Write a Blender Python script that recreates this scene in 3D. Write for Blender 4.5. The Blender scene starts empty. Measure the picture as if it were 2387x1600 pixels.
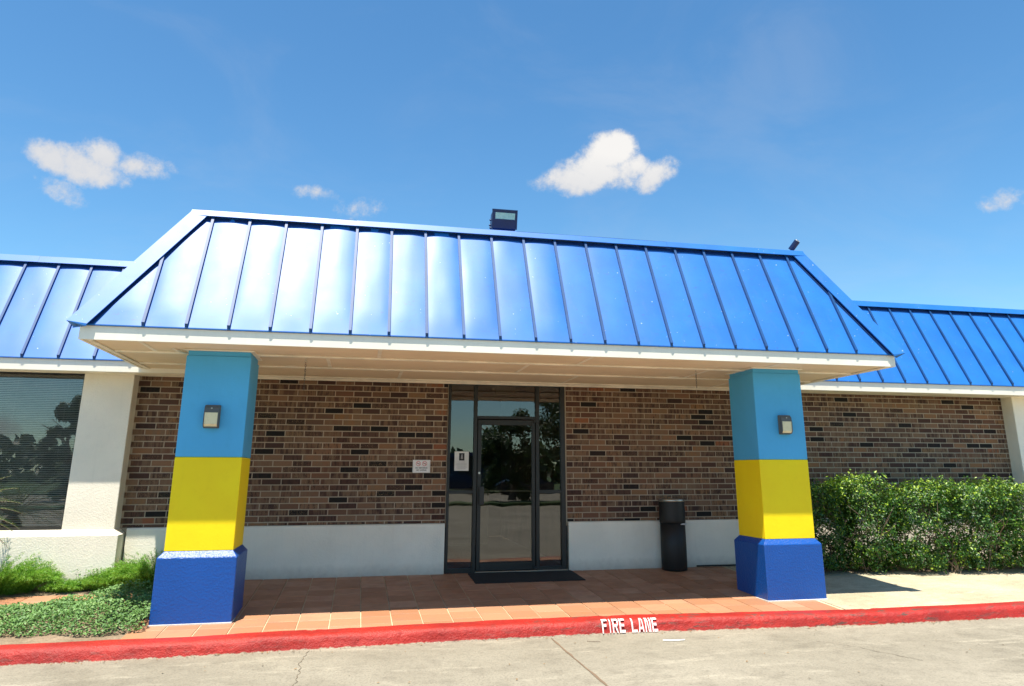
import bpy, math, random
import numpy as np
from mathutils import Matrix, Vector

random.seed(7)
rng = np.random.default_rng(7)
C = bpy.context.scene.collection
SC = bpy.context.scene

# ------------------------------------------------------------------ camera
def cam_axes(yaw, pit, rol):
    f = Vector((-math.sin(yaw)*math.cos(pit), math.cos(yaw)*math.cos(pit), math.sin(pit)))
    r = Vector((math.cos(yaw), math.sin(yaw), 0)); u = r.cross(f)
    return r*math.cos(rol)+u*math.sin(rol), -r*math.sin(rol)+u*math.cos(rol), f
CAM = Vector((1.077, -10.9961, 1.3779))
cr_, cu_, cf_ = cam_axes(-0.2156, 0.2562, 0.0004)
FPX = 1720.19; PPX = 1193.5+29.6; PPY = 800-150.6
cd = bpy.data.cameras.new('camera'); cam = bpy.data.objects.new('camera', cd); C.objects.link(cam)
cd.sensor_width = 36; cd.lens = FPX/2387*36
cd.shift_x = -29.6/2387; cd.shift_y = -150.6/2387
cd.clip_start = .05; cd.clip_end = 2000
cam.matrix_world = Matrix(((cr_.x, cu_.x, -cf_.x, CAM.x), (cr_.y, cu_.y, -cf_.y, CAM.y), (cr_.z, cu_.z, -cf_.z, CAM.z), (0, 0, 0, 1)))
SC.camera = cam

# ------------------------------------------------------------------ world and sun
SUN = Vector((-0.150, -0.265, 1.0)).normalized()
ELEV = math.asin(SUN.z); AZ = math.atan2(SUN.x, SUN.y)
W = bpy.data.worlds.new("World"); SC.world = W; W.use_nodes = True
wn = W.node_tree; wn.nodes.clear(); WL = wn.links
def wnode(t, **k):
    n = wn.nodes.new(t)
    for a, b in k.items(): setattr(n, a, b)
    return n
def wmath(op, a, b=None, c=None, clamp=False):
    n = wnode('ShaderNodeMath', operation=op, use_clamp=clamp)
    for i, v in enumerate((a, b, c)):
        if v is None: continue
        if hasattr(v, 'links'): WL.new(v, n.inputs[i])
        else: n.inputs[i].default_value = v
    return n.outputs[0]
sky = wnode('ShaderNodeTexSky', sky_type='NISHITA'); sky.sun_disc = False
sky.sun_elevation = ELEV; sky.sun_rotation = AZ % (2*math.pi)
sky.air_density = 1.0; sky.dust_density = .25; sky.ozone_density = 2.6; sky.altitude = 30
tc = wnode('ShaderNodeTexCoord'); D = tc.outputs['Generated']
hs = wnode('ShaderNodeHueSaturation'); hs.inputs['Saturation'].default_value = 1.18; hs.inputs['Value'].default_value = 1.0
WL.new(sky.outputs[0], hs.inputs['Color'])
nz = wnode('ShaderNodeTexNoise'); nz.inputs['Scale'].default_value = 26; nz.inputs['Detail'].default_value = 9; nz.inputs['Roughness'].default_value = .68
WL.new(D, nz.inputs['Vector'])
nz2 = wnode('ShaderNodeTexNoise'); nz2.inputs['Scale'].default_value = 9; nz2.inputs['Detail'].default_value = 4
WL.new(D, nz2.inputs['Vector'])
def raydir(u, v):
    return (cr_*((u-PPX)/FPX)-cu_*((v-PPY)/FPX)+cf_).normalized()
# clouds stand at fixed directions of the sky; (azimuth-like, height) blobs in angle units
def blob(u, v, ru, rv, tilt, gain):
    c = raydir(u, v); e1 = Vector((c.y, -c.x, 0)).normalized(); e2 = c.cross(e1)*-1
    k = c.dot(cf_); sc = FPX/k
    a, b = ru/sc, rv/sc; t = math.radians(tilt)
    x1 = e1*math.cos(t)+e2*math.sin(t); x2 = -e1*math.sin(t)+e2*math.cos(t)
    def dot(vec, off):
        n = wnode('ShaderNodeVectorMath', operation='DOT_PRODUCT'); WL.new(D, n.inputs[0]); n.inputs[1].default_value = vec
        return n.outputs['Value']
    p = dot(x1/a, 0); q = dot(x2/b, 0)
    s = wmath('ADD', wmath('MULTIPLY', p, p), wmath('MULTIPLY', q, q))
    front = dot(c, 0)
    g = wmath('SUBTRACT', 1.0, s)
    g = wmath('MULTIPLY', g, wmath('GREATER_THAN', front, 0.3))
    return wmath('MULTIPLY', wmath('MAXIMUM', g, 0.0), gain)
def cloud(blobs):
    o = None
    for b in blobs:
        f = blob(*b); o = f if o is None else wmath('MAXIMUM', o, f)
    return o
CL = [(1340, 422, 115, 48, 0, 1.5), (1422, 358, 88, 68, 12, 1.7), (1405, 400, 140, 60, -5, 1.5), (1285, 428, 75, 34, 0, 1.2), (1525, 410, 78, 46, 22, 1.35), (1468, 392, 70, 48, 0, 1.45), (1540, 345, 45, 26, 30, .42),
      (205, 392, 110, 60, -15, 1.35), (240, 362, 60, 58, 0, 1.4), (120, 370, 90, 46, -25, 1.2), (330, 388, 105, 42, 0, 1.05), (145, 450, 90, 42, -20, .85),
      (840, 488, 85, 55, -10, .75), (700, 445, 50, 28, 0, .66), (752, 450, 55, 28, 0, .72), (215, 582, 50, 22, 0, .3), (1050, 510, 25, 16, 0, .32),
      (2345, 465, 95, 38, 5, .95), (1470, 55, 45, 30, 0, .25), (2180, 540, 60, 30, 0, .22)]
cf = cloud(CL)
cn = wmath('MULTIPLY', wmath('SUBTRACT', nz.outputs[0], .5), 2.3)
m = wmath('ADD', wmath('SUBTRACT', cf, .34), wmath('MULTIPLY', cn, wmath('MINIMUM', wmath('MULTIPLY', cf, 6.0), 1.0)))
m = wmath('MAXIMUM', m, 0.0)
# a few soft clouds scattered over the rest of the sky, as in the part in view
sepd = wnode('ShaderNodeSeparateXYZ'); WL.new(D, sepd.inputs[0])
gen = wmath('MULTIPLY', wmath('SUBTRACT', nz2.outputs[0], .615), 7.0)
gen = wmath('MULTIPLY', wmath('MAXIMUM', gen, 0.0), wmath('LESS_THAN', sepd.outputs[1], 0.0))
m = wmath('ADD', m, gen)
dens = wnode('ShaderNodeMapRange', interpolation_type='SMOOTHERSTEP'); WL.new(m, dens.inputs[0])
dens.inputs[1].default_value = .0; dens.inputs[2].default_value = 1.0
# whiter where thick, greyer low down
cr2 = wnode('ShaderNodeMapRange'); WL.new(m, cr2.inputs[0]); cr2.inputs[1].default_value = .2; cr2.inputs[2].default_value = 1.0
cr2.inputs[3].default_value = 0; cr2.inputs[4].default_value = 1
ccol = wnode('ShaderNodeMix', data_type='RGBA'); zs = wnode('ShaderNodeMapRange'); WL.new(sepd.outputs[2], zs.inputs[0]); zs.inputs[1].default_value = raydir(1400, 465).z; zs.inputs[2].default_value = raydir(1400, 350).z; zs.inputs[3].default_value = .25; zs.inputs[4].default_value = 1.0
WL.new(wmath('MULTIPLY', wmath('MULTIPLY', cr2.outputs[0], wmath('ADD', .5, nz2.outputs[0])), zs.outputs[0], clamp=True), ccol.inputs['Factor'])
CK = 4.5
ccol.inputs[6].default_value = (.80*CK, .80*CK, .82*CK, 1); ccol.inputs[7].default_value = (1.12*CK, 1.08*CK, 1.02*CK, 1)
nz3 = wnode('ShaderNodeTexNoise'); nz3.inputs['Scale'].default_value = 3.2; nz3.inputs['Detail'].default_value = 7; nz3.inputs['Roughness'].default_value = .6; nz3.inputs['Distortion'].default_value = .6
stv = wnode('ShaderNodeVectorMath', operation='MULTIPLY'); WL.new(D, stv.inputs[0]); stv.inputs[1].default_value = (1, 1, 2.2); WL.new(stv.outputs[0], nz3.inputs['Vector'])
wisp = wnode('ShaderNodeMapRange', interpolation_type='SMOOTHSTEP'); WL.new(nz3.outputs[0], wisp.inputs[0]); wisp.inputs[1].default_value = .44; wisp.inputs[2].default_value = .74; wisp.inputs[4].default_value = .10
densx = wmath('MAXIMUM', wmath('MULTIPLY', dens.outputs[0], .93), wisp.outputs[0])
mix = wnode('ShaderNodeMix', data_type='RGBA')
WL.new(densx, mix.inputs['Factor'])
tint = wnode('ShaderNodeMix', data_type='RGBA', blend_type='MULTIPLY'); tint.inputs['Factor'].default_value = 1
WL.new(hs.outputs[0], tint.inputs[6]); tint.inputs[7].default_value = (.84, 1.03, 1.0, 1); WL.new(tint.outputs[2], mix.inputs[6]); WL.new(ccol.outputs[2], mix.inputs[7])
bg = wnode('ShaderNodeBackground'); bg.inputs[1].default_value = .104; WL.new(mix.outputs[2], bg.inputs[0])
wo = wnode('ShaderNodeOutputWorld'); WL.new(bg.outputs[0], wo.inputs[0])

sl = bpy.data.lights.new('sun', 'SUN'); so = bpy.data.objects.new('sun', sl); C.objects.link(so)
sl.energy = 4.9; sl.angle = math.radians(.53); sl.color = (1, .935, .82)
so.rotation_euler = SUN.to_track_quat('Z', 'Y').to_euler(); so.location = (0, -5, 20)
SC.view_settings.view_transform = 'Standard'; SC.view_settings.look = 'None'
SC.view_settings.gamma = 1; SC.view_settings.exposure = 0.93; SC.view_settings.use_curve_mapping = False

# ------------------------------------------------------------------ helpers
class MB:
    def __init__(s): s.v = []; s.f = []; s.mi = []
    def add(s, vs, fs, mi=0):
        o = len(s.v); s.v += [tuple(p) for p in vs]
        for f in fs: s.f.append(tuple(i+o for i in f)); s.mi.append(mi)
    def box(s, x0, x1, y0, y1, z0, z1, mi=0):
        s.add([(x0,y0,z0),(x1,y0,z0),(x1,y1,z0),(x0,y1,z0),(x0,y0,z1),(x1,y0,z1),(x1,y1,z1),(x0,y1,z1)],
              [(0,3,2,1),(4,5,6,7),(0,1,5,4),(1,2,6,5),(2,3,7,6),(3,0,4,7)], mi)
    def bbox(s, x0, x1, y0, y1, z0, z1, b=.004, mi=0):
        """box with chamfered edges"""
        vs = []
        for z, k in ((z0, b), (z0+b, 0), (z1-b, 0), (z1, b)):
            X0, X1, Y0, Y1 = x0+k, x1-k, y0+k, y1-k
            vs += [(X0+b,Y0,z),(X1-b,Y0,z),(X1,Y0+b,z),(X1,Y1-b,z),(X1-b,Y1,z),(X0+b,Y1,z),(X0,Y1-b,z),(X0,Y0+b,z)]
        fs = [tuple(reversed(range(8))), tuple(range(24, 32))]
        for r in range(3):
            for i in range(8):
                j = (i+1) % 8; fs.append((r*8+i, r*8+j, r*8+8+j, r*8+8+i))
        s.add(vs, fs, mi)
    def prism(s, prof, x0, x1, mi=0, axis='x'):
        """closed profile of (y,z) swept along x (profile counter-clockwise seen from +x)"""
        n = len(prof)
        if axis == 'x': vs = [(x0, a, b) for a, b in prof]+[(x1, a, b) for a, b in prof]
        else: vs = [(a, x0, b) for a, b in prof]+[(a, x1, b) for a, b in prof]
        fs = [tuple(reversed(range(n))), tuple(range(n, 2*n))]
        for i in range(n):
            j = (i+1) % n; fs.append((i, j, n+j, n+i))
        s.add(vs, fs, mi)
    def lathe(s, prof, cx, cy, n=28, mi=0, axis=None):
        vs = []; fs = []
        for r, z in prof:
            for i in range(n):
                a = 2*math.pi*i/n; vs.append((cx+r*math.cos(a), cy+r*math.sin(a), z))
        for k in range(len(prof)-1):
            for i in range(n):
                j = (i+1) % n; fs.append((k*n+i, k*n+j, (k+1)*n+j, (k+1)*n+i))
        fs.append(tuple(reversed(range(n)))); fs.append(tuple(range((len(prof)-1)*n, len(prof)*n)))
        s.add(vs, fs, mi)
    def tube(s, pts, r, n=6, mi=0, r2=None):
        pts = [Vector(p) for p in pts]; vs = []; fs = []
        m_ = len(pts)
        for k, p in enumerate(pts):
            d = (pts[min(k+1, m_-1)]-pts[max(k-1, 0)]).normalized()
            a = d.cross(Vector((0, 0, 1)) if abs(d.z) < .9 else Vector((1, 0, 0))).normalized(); b = d.cross(a)
            rr = r if r2 is None else r+(r2-r)*k/(m_-1)
            for i in range(n):
                t = 2*math.pi*i/n; vs.append(p+a*rr*math.cos(t)+b*rr*math.sin(t))
        for k in range(m_-1):
            for i in range(n):
                j = (i+1) % n; fs.append((k*n+i, k*n+j, (k+1)*n+j, (k+1)*n+i))
        fs.append(tuple(reversed(range(n)))); fs.append(tuple(range((m_-1)*n, m_*n)))
        s.add(vs, fs, mi)
    def mesh(s, name, mats, smooth=False):
        me = bpy.data.meshes.new(name); me.from_pydata(s.v, [], s.f)
        for m_ in (mats if isinstance(mats, (list, tuple)) else [mats]): me.materials.append(m_)
        if any(s.mi): me.polygons.foreach_set('material_index', s.mi)
        if smooth: me.polygons.foreach_set('use_smooth', [True]*len(me.polygons))
        import bmesh
        b = bmesh.new(); b.from_mesh(me); bmesh.ops.recalc_face_normals(b, faces=b.faces); b.to_mesh(me); b.free()
        return me
    def build(s, name, mats, parent=None, smooth=False, loc=None, **props):
        return link(name, s.mesh(name, mats, smooth), parent, loc, **props)
def link(name, me, parent=None, loc=None, **props):
    o = bpy.data.objects.new(name, me); C.objects.link(o)
    if parent is not None:
        o.parent = parent; o.matrix_parent_inverse = parent.matrix_world.inverted() if parent.type != 'EMPTY' else Matrix.Translation(-Vector(parent.location))
    if loc: o.location = loc
    for k, v in props.items(): o[k] = v
    return o
def thing(name, label, cat, loc=(0, 0, 0), group=None):
    o = bpy.data.objects.new(name, None); C.objects.link(o); o.location = loc; o.empty_display_size = .2
    o['label'] = label; o['category'] = cat
    if group: o['group'] = group
    return o
def np_mesh(name, V, F, mats, smooth=False, attr=None):
    me = bpy.data.meshes.new(name); nf = len(F); k = F.shape[1]
    me.vertices.add(len(V)); me.vertices.foreach_set('co', V.astype(np.float32).ravel())
    me.loops.add(nf*k); me.loops.foreach_set('vertex_index', F.astype(np.int32).ravel())
    me.polygons.add(nf); me.polygons.foreach_set('loop_start', np.arange(0, nf*k, k, dtype=np.int32))
    me.polygons.foreach_set('loop_total', np.full(nf, k, dtype=np.int32))
    for m_ in (mats if isinstance(mats, (list, tuple)) else [mats]): me.materials.append(m_)
    if attr is not None:
        a = me.attributes.new('rnd', 'FLOAT', 'FACE'); a.data.foreach_set('value', attr.astype(np.float32))
    me.update(calc_edges=True)
    return me

# ------------------------------------------------------------------ materials
class NT:
    def __init__(s, name):
        s.m = bpy.data.materials.new(name); s.m.use_nodes = True; s.t = s.m.node_tree; s.n = s.t.nodes; s.l = s.t.links
        s.n.clear(); s.out = s.n.new('ShaderNodeOutputMaterial'); s.geo = None
    def node(s, t, ins=None, **k):
        n = s.n.new(t)
        for a, b in k.items(): setattr(n, a, b)
        if ins:
            for a, b in ins.items(): s.set(n.inputs[a], b)
        return n
    def set(s, sock, v):
        if hasattr(v, 'links'): s.l.new(v, sock)
        elif isinstance(v, (tuple, list)) and len(v) == 3 and sock.type == 'RGBA': sock.default_value = (*v, 1)
        else: sock.default_value = v
    def math(s, op, a, b=None, clamp=False):
        n = s.node('ShaderNodeMath', operation=op, use_clamp=clamp); s.set(n.inputs[0], a)
        if b is not None: s.set(n.inputs[1], b)
        return n.outputs[0]
    def pos(s):
        if s.geo is None: s.geo = s.node('ShaderNodeNewGeometry')
        return s.geo.outputs['Position']
    def scaled(s, v):
        n = s.node('ShaderNodeVectorMath', operation='MULTIPLY'); s.l.new(s.pos(), n.inputs[0]); n.inputs[1].default_value = v
        return n.outputs[0]
    def noise(s, scale, detail=4, rough=.55, vec=None, dist=0):
        n = s.node('ShaderNodeTexNoise', {'Scale': scale, 'Detail': detail, 'Roughness': rough, 'Distortion': dist})
        s.l.new(vec if vec is not None else s.pos(), n.inputs['Vector']); return n.outputs[0]
    def ramp(s, fac, stops, interp='LINEAR'):
        n = s.node('ShaderNodeValToRGB'); s.l.new(fac, n.inputs[0]); cr = n.color_ramp; cr.interpolation = interp
        while len(cr.elements) < len(stops): cr.elements.new(.5)
        for e, (p, c) in zip(cr.elements, stops):
            e.position = p; e.color = (*c, 1) if len(c) == 3 else c
        return n.outputs[0]
    def mix(s, fac, a, b, blend='MIX'):
        n = s.node('ShaderNodeMix', data_type='RGBA', blend_type=blend); s.set(n.inputs['Factor'], fac); s.set(n.inputs[6], a); s.set(n.inputs[7], b)
        return n.outputs[2]
    def mrange(s, v, a, b, c=0, d=1):
        n = s.node('ShaderNodeMapRange', {0: v, 1: a, 2: b, 3: c, 4: d}); return n.outputs[0]
    def bump(s, h, strength=.3, dist=.01, normal=None):
        n = s.node('ShaderNodeBump', {'Strength': strength, 'Distance': dist, 'Height': h})
        if normal is not None: s.l.new(normal, n.inputs['Normal'])
        return n.outputs[0]
    def bsdf(s, col, rough=.6, normal=None, **k):
        n = s.node('ShaderNodeBsdfPrincipled'); s.set(n.inputs['Base Color'], col); s.set(n.inputs['Roughness'], rough)
        for a, b in k.items(): s.set(n.inputs[a.replace('_', ' ')], b)
        if normal is not None: s.l.new(normal, n.inputs['Normal'])
        s.l.new(n.outputs[0], s.out.inputs[0]); return n

def mat_simple(name, col, rough=.5, bumps=0, bscale=80, var=.12, metallic=0, spec=.5):
    t = NT(name)
    n = t.noise(3.0, 5); dark = tuple(c*(1-var*2) for c in col); lite = tuple(min(1, c*(1+var*.6)) for c in col)
    c = t.ramp(n, [(.3, dark), (.65, lite)])
    nm = t.bump(t.noise(bscale, 3), bumps, .004) if bumps else None
    t.bsdf(c, rough, nm, Metallic=metallic, Specular_IOR_Level=spec)
    return t.m

def mat_stucco(name, col, rough=.75, scale=55, strength=.5, dist=.006, dirt=.0, var=.05, spec=.4, streak=0):
    t = NT(name)
    n1 = t.noise(1.7, 5); n2 = t.noise(14, 4)
    c = t.mix(t.mrange(n1, .35, .7), tuple(x*(1-var) for x in col), tuple(min(.92, x*(1+var)) for x in col))
    c = t.mix(t.mrange(n2, .55, .8, 0, .25), c, tuple(x*.82 for x in col))
    if dirt:
        sp = t.node('ShaderNodeSeparateXYZ'); t.l.new(t.pos(), sp.inputs[0])
        low = t.mrange(t.math('ADD', sp.outputs[2], t.math('MULTIPLY', n2, .12)), .02, .22, dirt, 0)
        c = t.mix(low, c, (.22, .17, .12))
    if streak:
        st = t.noise(1, 6, .6, t.scaled((22, 22, 1.2)))
        c = t.mix(t.mrange(st, .56, .75, 0, streak), c, tuple(x*.55 for x in col))
    vor = t.node('ShaderNodeTexVoronoi', {'Scale': scale*.7}); t.l.new(t.pos(), vor.inputs['Vector'])
    h = t.math('ADD', t.noise(scale, 5, .6), t.math('MULTIPLY', vor.outputs[0], .5))
    t.bsdf(c, rough, t.bump(h, strength, dist), Specular_IOR_Level=spec)
    return t.m

WHITE = mat_stucco('white_stucco_paint', (.87, .81, .68), .8, 66, .45, .006, dirt=.55, streak=.10)
WHITE_PLAIN = mat_stucco('white_trim_paint', (.86, .82, .70), .55, 30, .12, .003, streak=.12)
LBLUE = mat_stucco('light_blue_paint', (.075, .40, .70), .55, 60, .28, .003, streak=.06, spec=.35)
YELLOW = mat_stucco('yellow_paint', (.93, .69, .006), .6, 60, .30, .003, streak=.05, spec=.3)
BBLUE = mat_stucco('royal_blue_gloss_paint', (.002, .070, .33), .34, 62, .75, .006, streak=.05, spec=.55)

def mat_roof():
    t = NT('blue_metal_roof_paint')
    n = t.noise(2.2, 5); g = t.noise(1, 6, .65, t.scaled((9, 9, 1.6)))
    c = t.mix(t.mrange(n, .35, .7), (.008, .128, .44), (.011, .155, .52))
    c = t.mix(t.mrange(g, .55, .8, 0, .35), c, (.06, .15, .33))
    v = t.node('ShaderNodeTexVoronoi', {'Scale': 4.2}); t.l.new(t.pos(), v.inputs['Vector'])
    spot = t.math('LESS_THAN', t.math('ADD', v.outputs[0], t.math('MULTIPLY', t.noise(40, 3), .06)), .062)
    v2 = t.node('ShaderNodeTexVoronoi', {'Scale': 13}); t.l.new(t.pos(), v2.inputs['Vector'])
    wn_ = t.node('ShaderNodeSeparateColor'); t.l.new(v2.outputs['Color'], wn_.inputs[0])
    spot2 = t.math('MULTIPLY', t.math('LESS_THAN', v2.outputs[0], .055), t.math('GREATER_THAN', wn_.outputs[0], .6))
    c = t.mix(t.math('MULTIPLY', t.math('MAXIMUM', spot, spot2), .55), c, (.55, .62, .60))
    sc_ = t.noise(1, 5, .7, t.scaled((14, 14, 30)))
    c = t.mix(t.mrange(sc_, .60, .70, 0, .5), c, (.04, .07, .18))
    r = t.mrange(t.noise(3.5, 5), .3, .7, .46, .49)
    nm = t.bump(t.noise(2.4, 2, .4), .02, .03)
    nm = t.bump(t.noise(140, 2), .06, .001, nm)
    t.bsdf(c, r, nm, Specular_IOR_Level=.62, Coat_Weight=.0)
    return t.m
ROOF = mat_roof()
SEAM_SHADE = mat_simple('seam_blue_painted_shade', (.003, .060, .20), .5, .04)  # roof blue darkened: shade on the seam sides put into the colour
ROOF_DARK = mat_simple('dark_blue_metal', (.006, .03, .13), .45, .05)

zb, CH, BL = 0.7125, 0.0813, 0.2586
PH0, PH1 = 0.1877, 0.2235
def mat_brick():
    t = NT('flashed_brown_brick')
    sp = t.node('ShaderNodeSeparateXYZ'); t.l.new(t.pos(), sp.inputs[0]); X, Z = sp.outputs[0], sp.outputs[2]
    zz = t.math('DIVIDE', t.math('SUBTRACT', Z, zb), CH); row = t.math('FLOOR', zz)
    right = t.math('GREATER_THAN', X, 3.2)
    ph = t.math('ADD', PH0-.5*BL*0, t.math('MULTIPLY', right, PH1-PH0))
    par = t.math('FRACT', t.math('MULTIPLY', t.math('ADD', t.math('ADD', row, 1.0), right), .5))  # 0 or .5
    off = t.math('MULTIPLY', par, BL)
    xx = t.math('DIVIDE', t.math('SUBTRACT', t.math('SUBTRACT', X, ph), off), BL)
    col = t.math('FLOOR', xx); fx = t.math('FRACT', xx)
    cmb = t.node('ShaderNodeCombineXYZ', {0: col, 1: row, 2: 3.7})
    w = t.node('ShaderNodeTexWhiteNoise', noise_dimensions='3D'); t.l.new(cmb.outputs[0], w.inputs[0])
    sc = t.node('ShaderNodeSeparateColor'); t.l.new(w.outputs['Color'], sc.inputs[0]); r1, r2, r3 = sc.outputs
    patch = t.noise(.75, 3, .5)      # whole areas run redder or greyer
    base = t.ramp(r1, [(0, (.013, .013, .012)), (.070, (.015, .013, .012)), (.080, (.062, .034, .027)), (.30, (.082, .045, .034)), (.50, (.118, .067, .046)), (.72, (.175, .100, .063)), (.86, (.24, .145, .088)), (.985, (.25, .14, .068)), (.992, (.27, .10, .05))], 'LINEAR')
    base = t.mix(t.mrange(patch, .42, .62, 0, .5), base, t.mix(1.0, base, (1.35, .95, .78), 'MULTIPLY'))
    # flash marks: broad vertical bands of tan across darker bricks
    band = t.noise(1, 2, .5, t.scaled((17, .1, 3))); band2 = t.noise(1, 3, .6, t.scaled((34, .1, 7)))
    flash = t.math('MULTIPLY', t.mrange(band, .44, .58), t.math('GREATER_THAN', r2, .30))
    flash = t.math('MULTIPLY', flash, t.math('GREATER_THAN', r1, .09))
    c = t.mix(t.math('MULTIPLY', flash, .85), base, (.225, .140, .085))
    dark = t.math('MULTIPLY', t.mrange(band2, .48, .62), t.math('GREATER_THAN', r3, .5))
    c = t.mix(t.math('MULTIPLY', dark, .8), c, (.040, .022, .019))
    spk = t.math('MULTIPLY', t.mrange(t.noise(85, 3, .7), .57, .66), t.math('GREATER_THAN', r3, .80))
    c = t.mix(spk, c, (.36, .24, .12))
    spk2 = t.mrange(t.noise(120, 3, .7), .5, .75, 0, .45)
    c = t.mix(spk2, c, (.05, .035, .03))
    nm = t.bump(t.noise(95, 4, .7), .55, .006)
    t.bsdf(c, .85, nm, Specular_IOR_Level=.25)
    return t.m
BRICK = mat_brick()
def mat_mortar():
    t = NT('tan_mortar'); n = t.noise(1.2, 4); f = t.noise(150, 3)
    c = t.mix(t.mrange(n, .35, .65), (.42, .335, .24), (.53, .43, .315))
    c = t.mix(t.mrange(f, .4, .7, 0, .4), c, (.20, .155, .11))
    t.bsdf(c, .95, t.bump(f, .5, .004)); return t.m
MORTAR = mat_mortar()

def mat_tile():
    t = NT('terracotta_tile')
    oi = t.node('ShaderNodeObjectInfo'); r = oi.outputs['Random']
    c = t.ramp(r, [(0, (.34, .155, .075)), (.35, (.39, .185, .095)), (.7, (.42, .205, .108)), (1, (.47, .25, .145))])
    n = t.noise(5, 6, .6); c = t.mix(t.mrange(n, .45, .75, 0, .5), c, (.27, .14, .09))
    n2 = t.noise(60, 4, .7); c = t.mix(t.mrange(n2, .6, .75, 0, .35), c, (.16, .09, .06))
    t.bsdf(c, t.mrange(n, .3, .7, .48, .7), t.bump(t.noise(70, 3), .15, .003), Specular_IOR_Level=.35); return t.m
TILE = mat_tile()
def mat_concrete(name, a, b, dark, scale=1.0):
    t = NT(name)
    n = t.noise(.55*scale, 7, .62); n2 = t.noise(4*scale, 6, .65); n3 = t.noise(60, 5, .7)
    c = t.mix(t.mrange(n, .34, .66), a, b)
    c = t.mix(t.mrange(n2, .50, .78, 0, .55), c, dark)
    st = t.noise(1.3*scale, 7, .75, t.scaled((1, 3.0, 1)))
    c = t.mix(t.mrange(st, .54, .68, 0, .6), c, tuple(min(1, x*1.35) for x in b))
    c = t.mix(t.mrange(n3, .48, .74, 0, .6), c, tuple(x*.5 for x in dark))
    v = t.node('ShaderNodeTexVoronoi', {'Scale': 90.0}); t.l.new(t.pos(), v.inputs['Vector'])
    h = t.math('ADD', n3, t.math('MULTIPLY', v.outputs[0], .4))
    t.bsdf(c, .9, t.bump(h, .5, .006), Specular_IOR_Level=.25); return t.m
ROAD = mat_concrete('weathered_parking_concrete', (.218, .194, .145), (.310, .279, .215), (.125, .110, .082))
APRON = mat_concrete('pale_apron_concrete', (.38, .325, .215), (.50, .435, .30), (.25, .205, .135), 2.2)
GROUT = mat_simple('pale_grout', (.50, .41, .26), .9, .3)
SOIL = mat_concrete('mulch_soil', (.20, .145, .09), (.32, .24, .16), (.09, .065, .045), 4)

def mat_kerb():
    t = NT('worn_red_kerb_paint')
    n = t.noise(2.2, 6, .65); n2 = t.noise(1, 7, .7, t.scaled((5, 10, 26)))
    c = t.mix(t.mrange(n, .35, .7), (.29, .011, .006), (.45, .020, .009)); c = t.mix(t.mrange(t.noise(9, 6, .7), .52, .72, 0, .6), c, (.20, .015, .010))
    sp = t.node('ShaderNodeSeparateXYZ'); t.l.new(t.pos(), sp.inputs[0])
    patch = t.mrange(t.noise(.55, 3), .44, .56)
    wear = t.math('MULTIPLY', t.mrange(n2, .54, .62), t.math('ADD', .22, t.math('MULTIPLY', patch, .8)))
    c = t.mix(wear, c, (.12, .05, .035))
    low = t.mrange(t.math('ADD', sp.outputs[2], t.math('MULTIPLY', t.math('SUBTRACT', t.noise(14, 5, .7), .5), .05)), -.258, -.249, 1, 0)
    c = t.mix(low, c, (.42, .34, .24))
    h = t.math('ADD', t.noise(16, 5, .6), t.math('MULTIPLY', t.noise(70, 4, .7), .45))
    t.bsdf(c, .52, t.bump(h, .8, .018), Specular_IOR_Level=.5); return t.m
KERB = mat_kerb()
def mat_white_letter():
    t = NT('sprayed_white_paint'); n = t.noise(70, 5, .7)
    c = t.mix(t.mrange(n, .50, .66, 0, .8), (.80, .76, .72), (.55, .12, .09)); t.bsdf(c, .6); return t.m
LETTER = mat_white_letter()
SOFFIT = None
def mat_soffit():
    t = NT('cream_soffit_panel')
    r = t.noise(1, 5, .6, t.scaled((2.5, 45, 1))); n = t.noise(1.1, 4)
    c = t.mix(t.mrange(r, .35, .7), (.76, .61, .42), (.84, .69, .49)); c = t.mix(t.mrange(n, .5, .75, 0, .3), c, (.56, .43, .28))
    t.bsdf(c, .75, t.bump(r, .35, .004)); return t.m
SOFFIT = mat_soffit()
TRIM = mat_simple('cream_trim', (.90, .82, .66), .6, .05)
BRONZE = mat_simple('dark_bronze_aluminium', (.022, .022, .020), .42, .03, metallic=.2)
BLACK = mat_simple('black_plastic', (.012, .011, .010), .55, .12, 120)
RUBBER = None
def mat_mat():
    t = NT('black_coir_rubber'); n = t.noise(160, 4, .8)
    t.bsdf(t.mix(t.mrange(n, .4, .7), (.008, .008, .008), (.035, .034, .032)), .9, t.bump(n, .9, .01)); return t.m
RUBBER = mat_mat()
STEEL = mat_simple('brushed_steel', (.5, .5, .45), .35, .05, metallic=.9)
GREYLAMP = mat_simple('grey_bronze_housing', (.10, .10, .085), .45, .1)
def mat_lens(name, col, rough=.25):
    t = NT(name); n = t.noise(26, 4)
    sp = t.noise(1, 2, .5, t.scaled((90, 90, 10)))
    c = t.mix(t.mrange(n, .5, .8, 0, .5), col, tuple(x*.6 for x in col)); t.bsdf(c, rough, t.bump(sp, .4, .004), Coat_Weight=.5); return t.m
LENS = mat_lens('yellowed_lamp_lens', (.72, .66, .42))
FLENS = mat_lens('pale_glass_lens', (.36, .56, .50), .12)
PAPER = mat_simple('paper_white', (.80, .79, .74), .7)
SIGNW = mat_simple('sign_white', (.93, .90, .86), .4)
INK = mat_simple('black_ink', (.02, .02, .02), .6)
GREYINK = mat_simple('grey_ink', (.45, .42, .42), .6)
PINK = mat_simple('faded_red_ink', (.70, .05, .05), .6)
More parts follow.
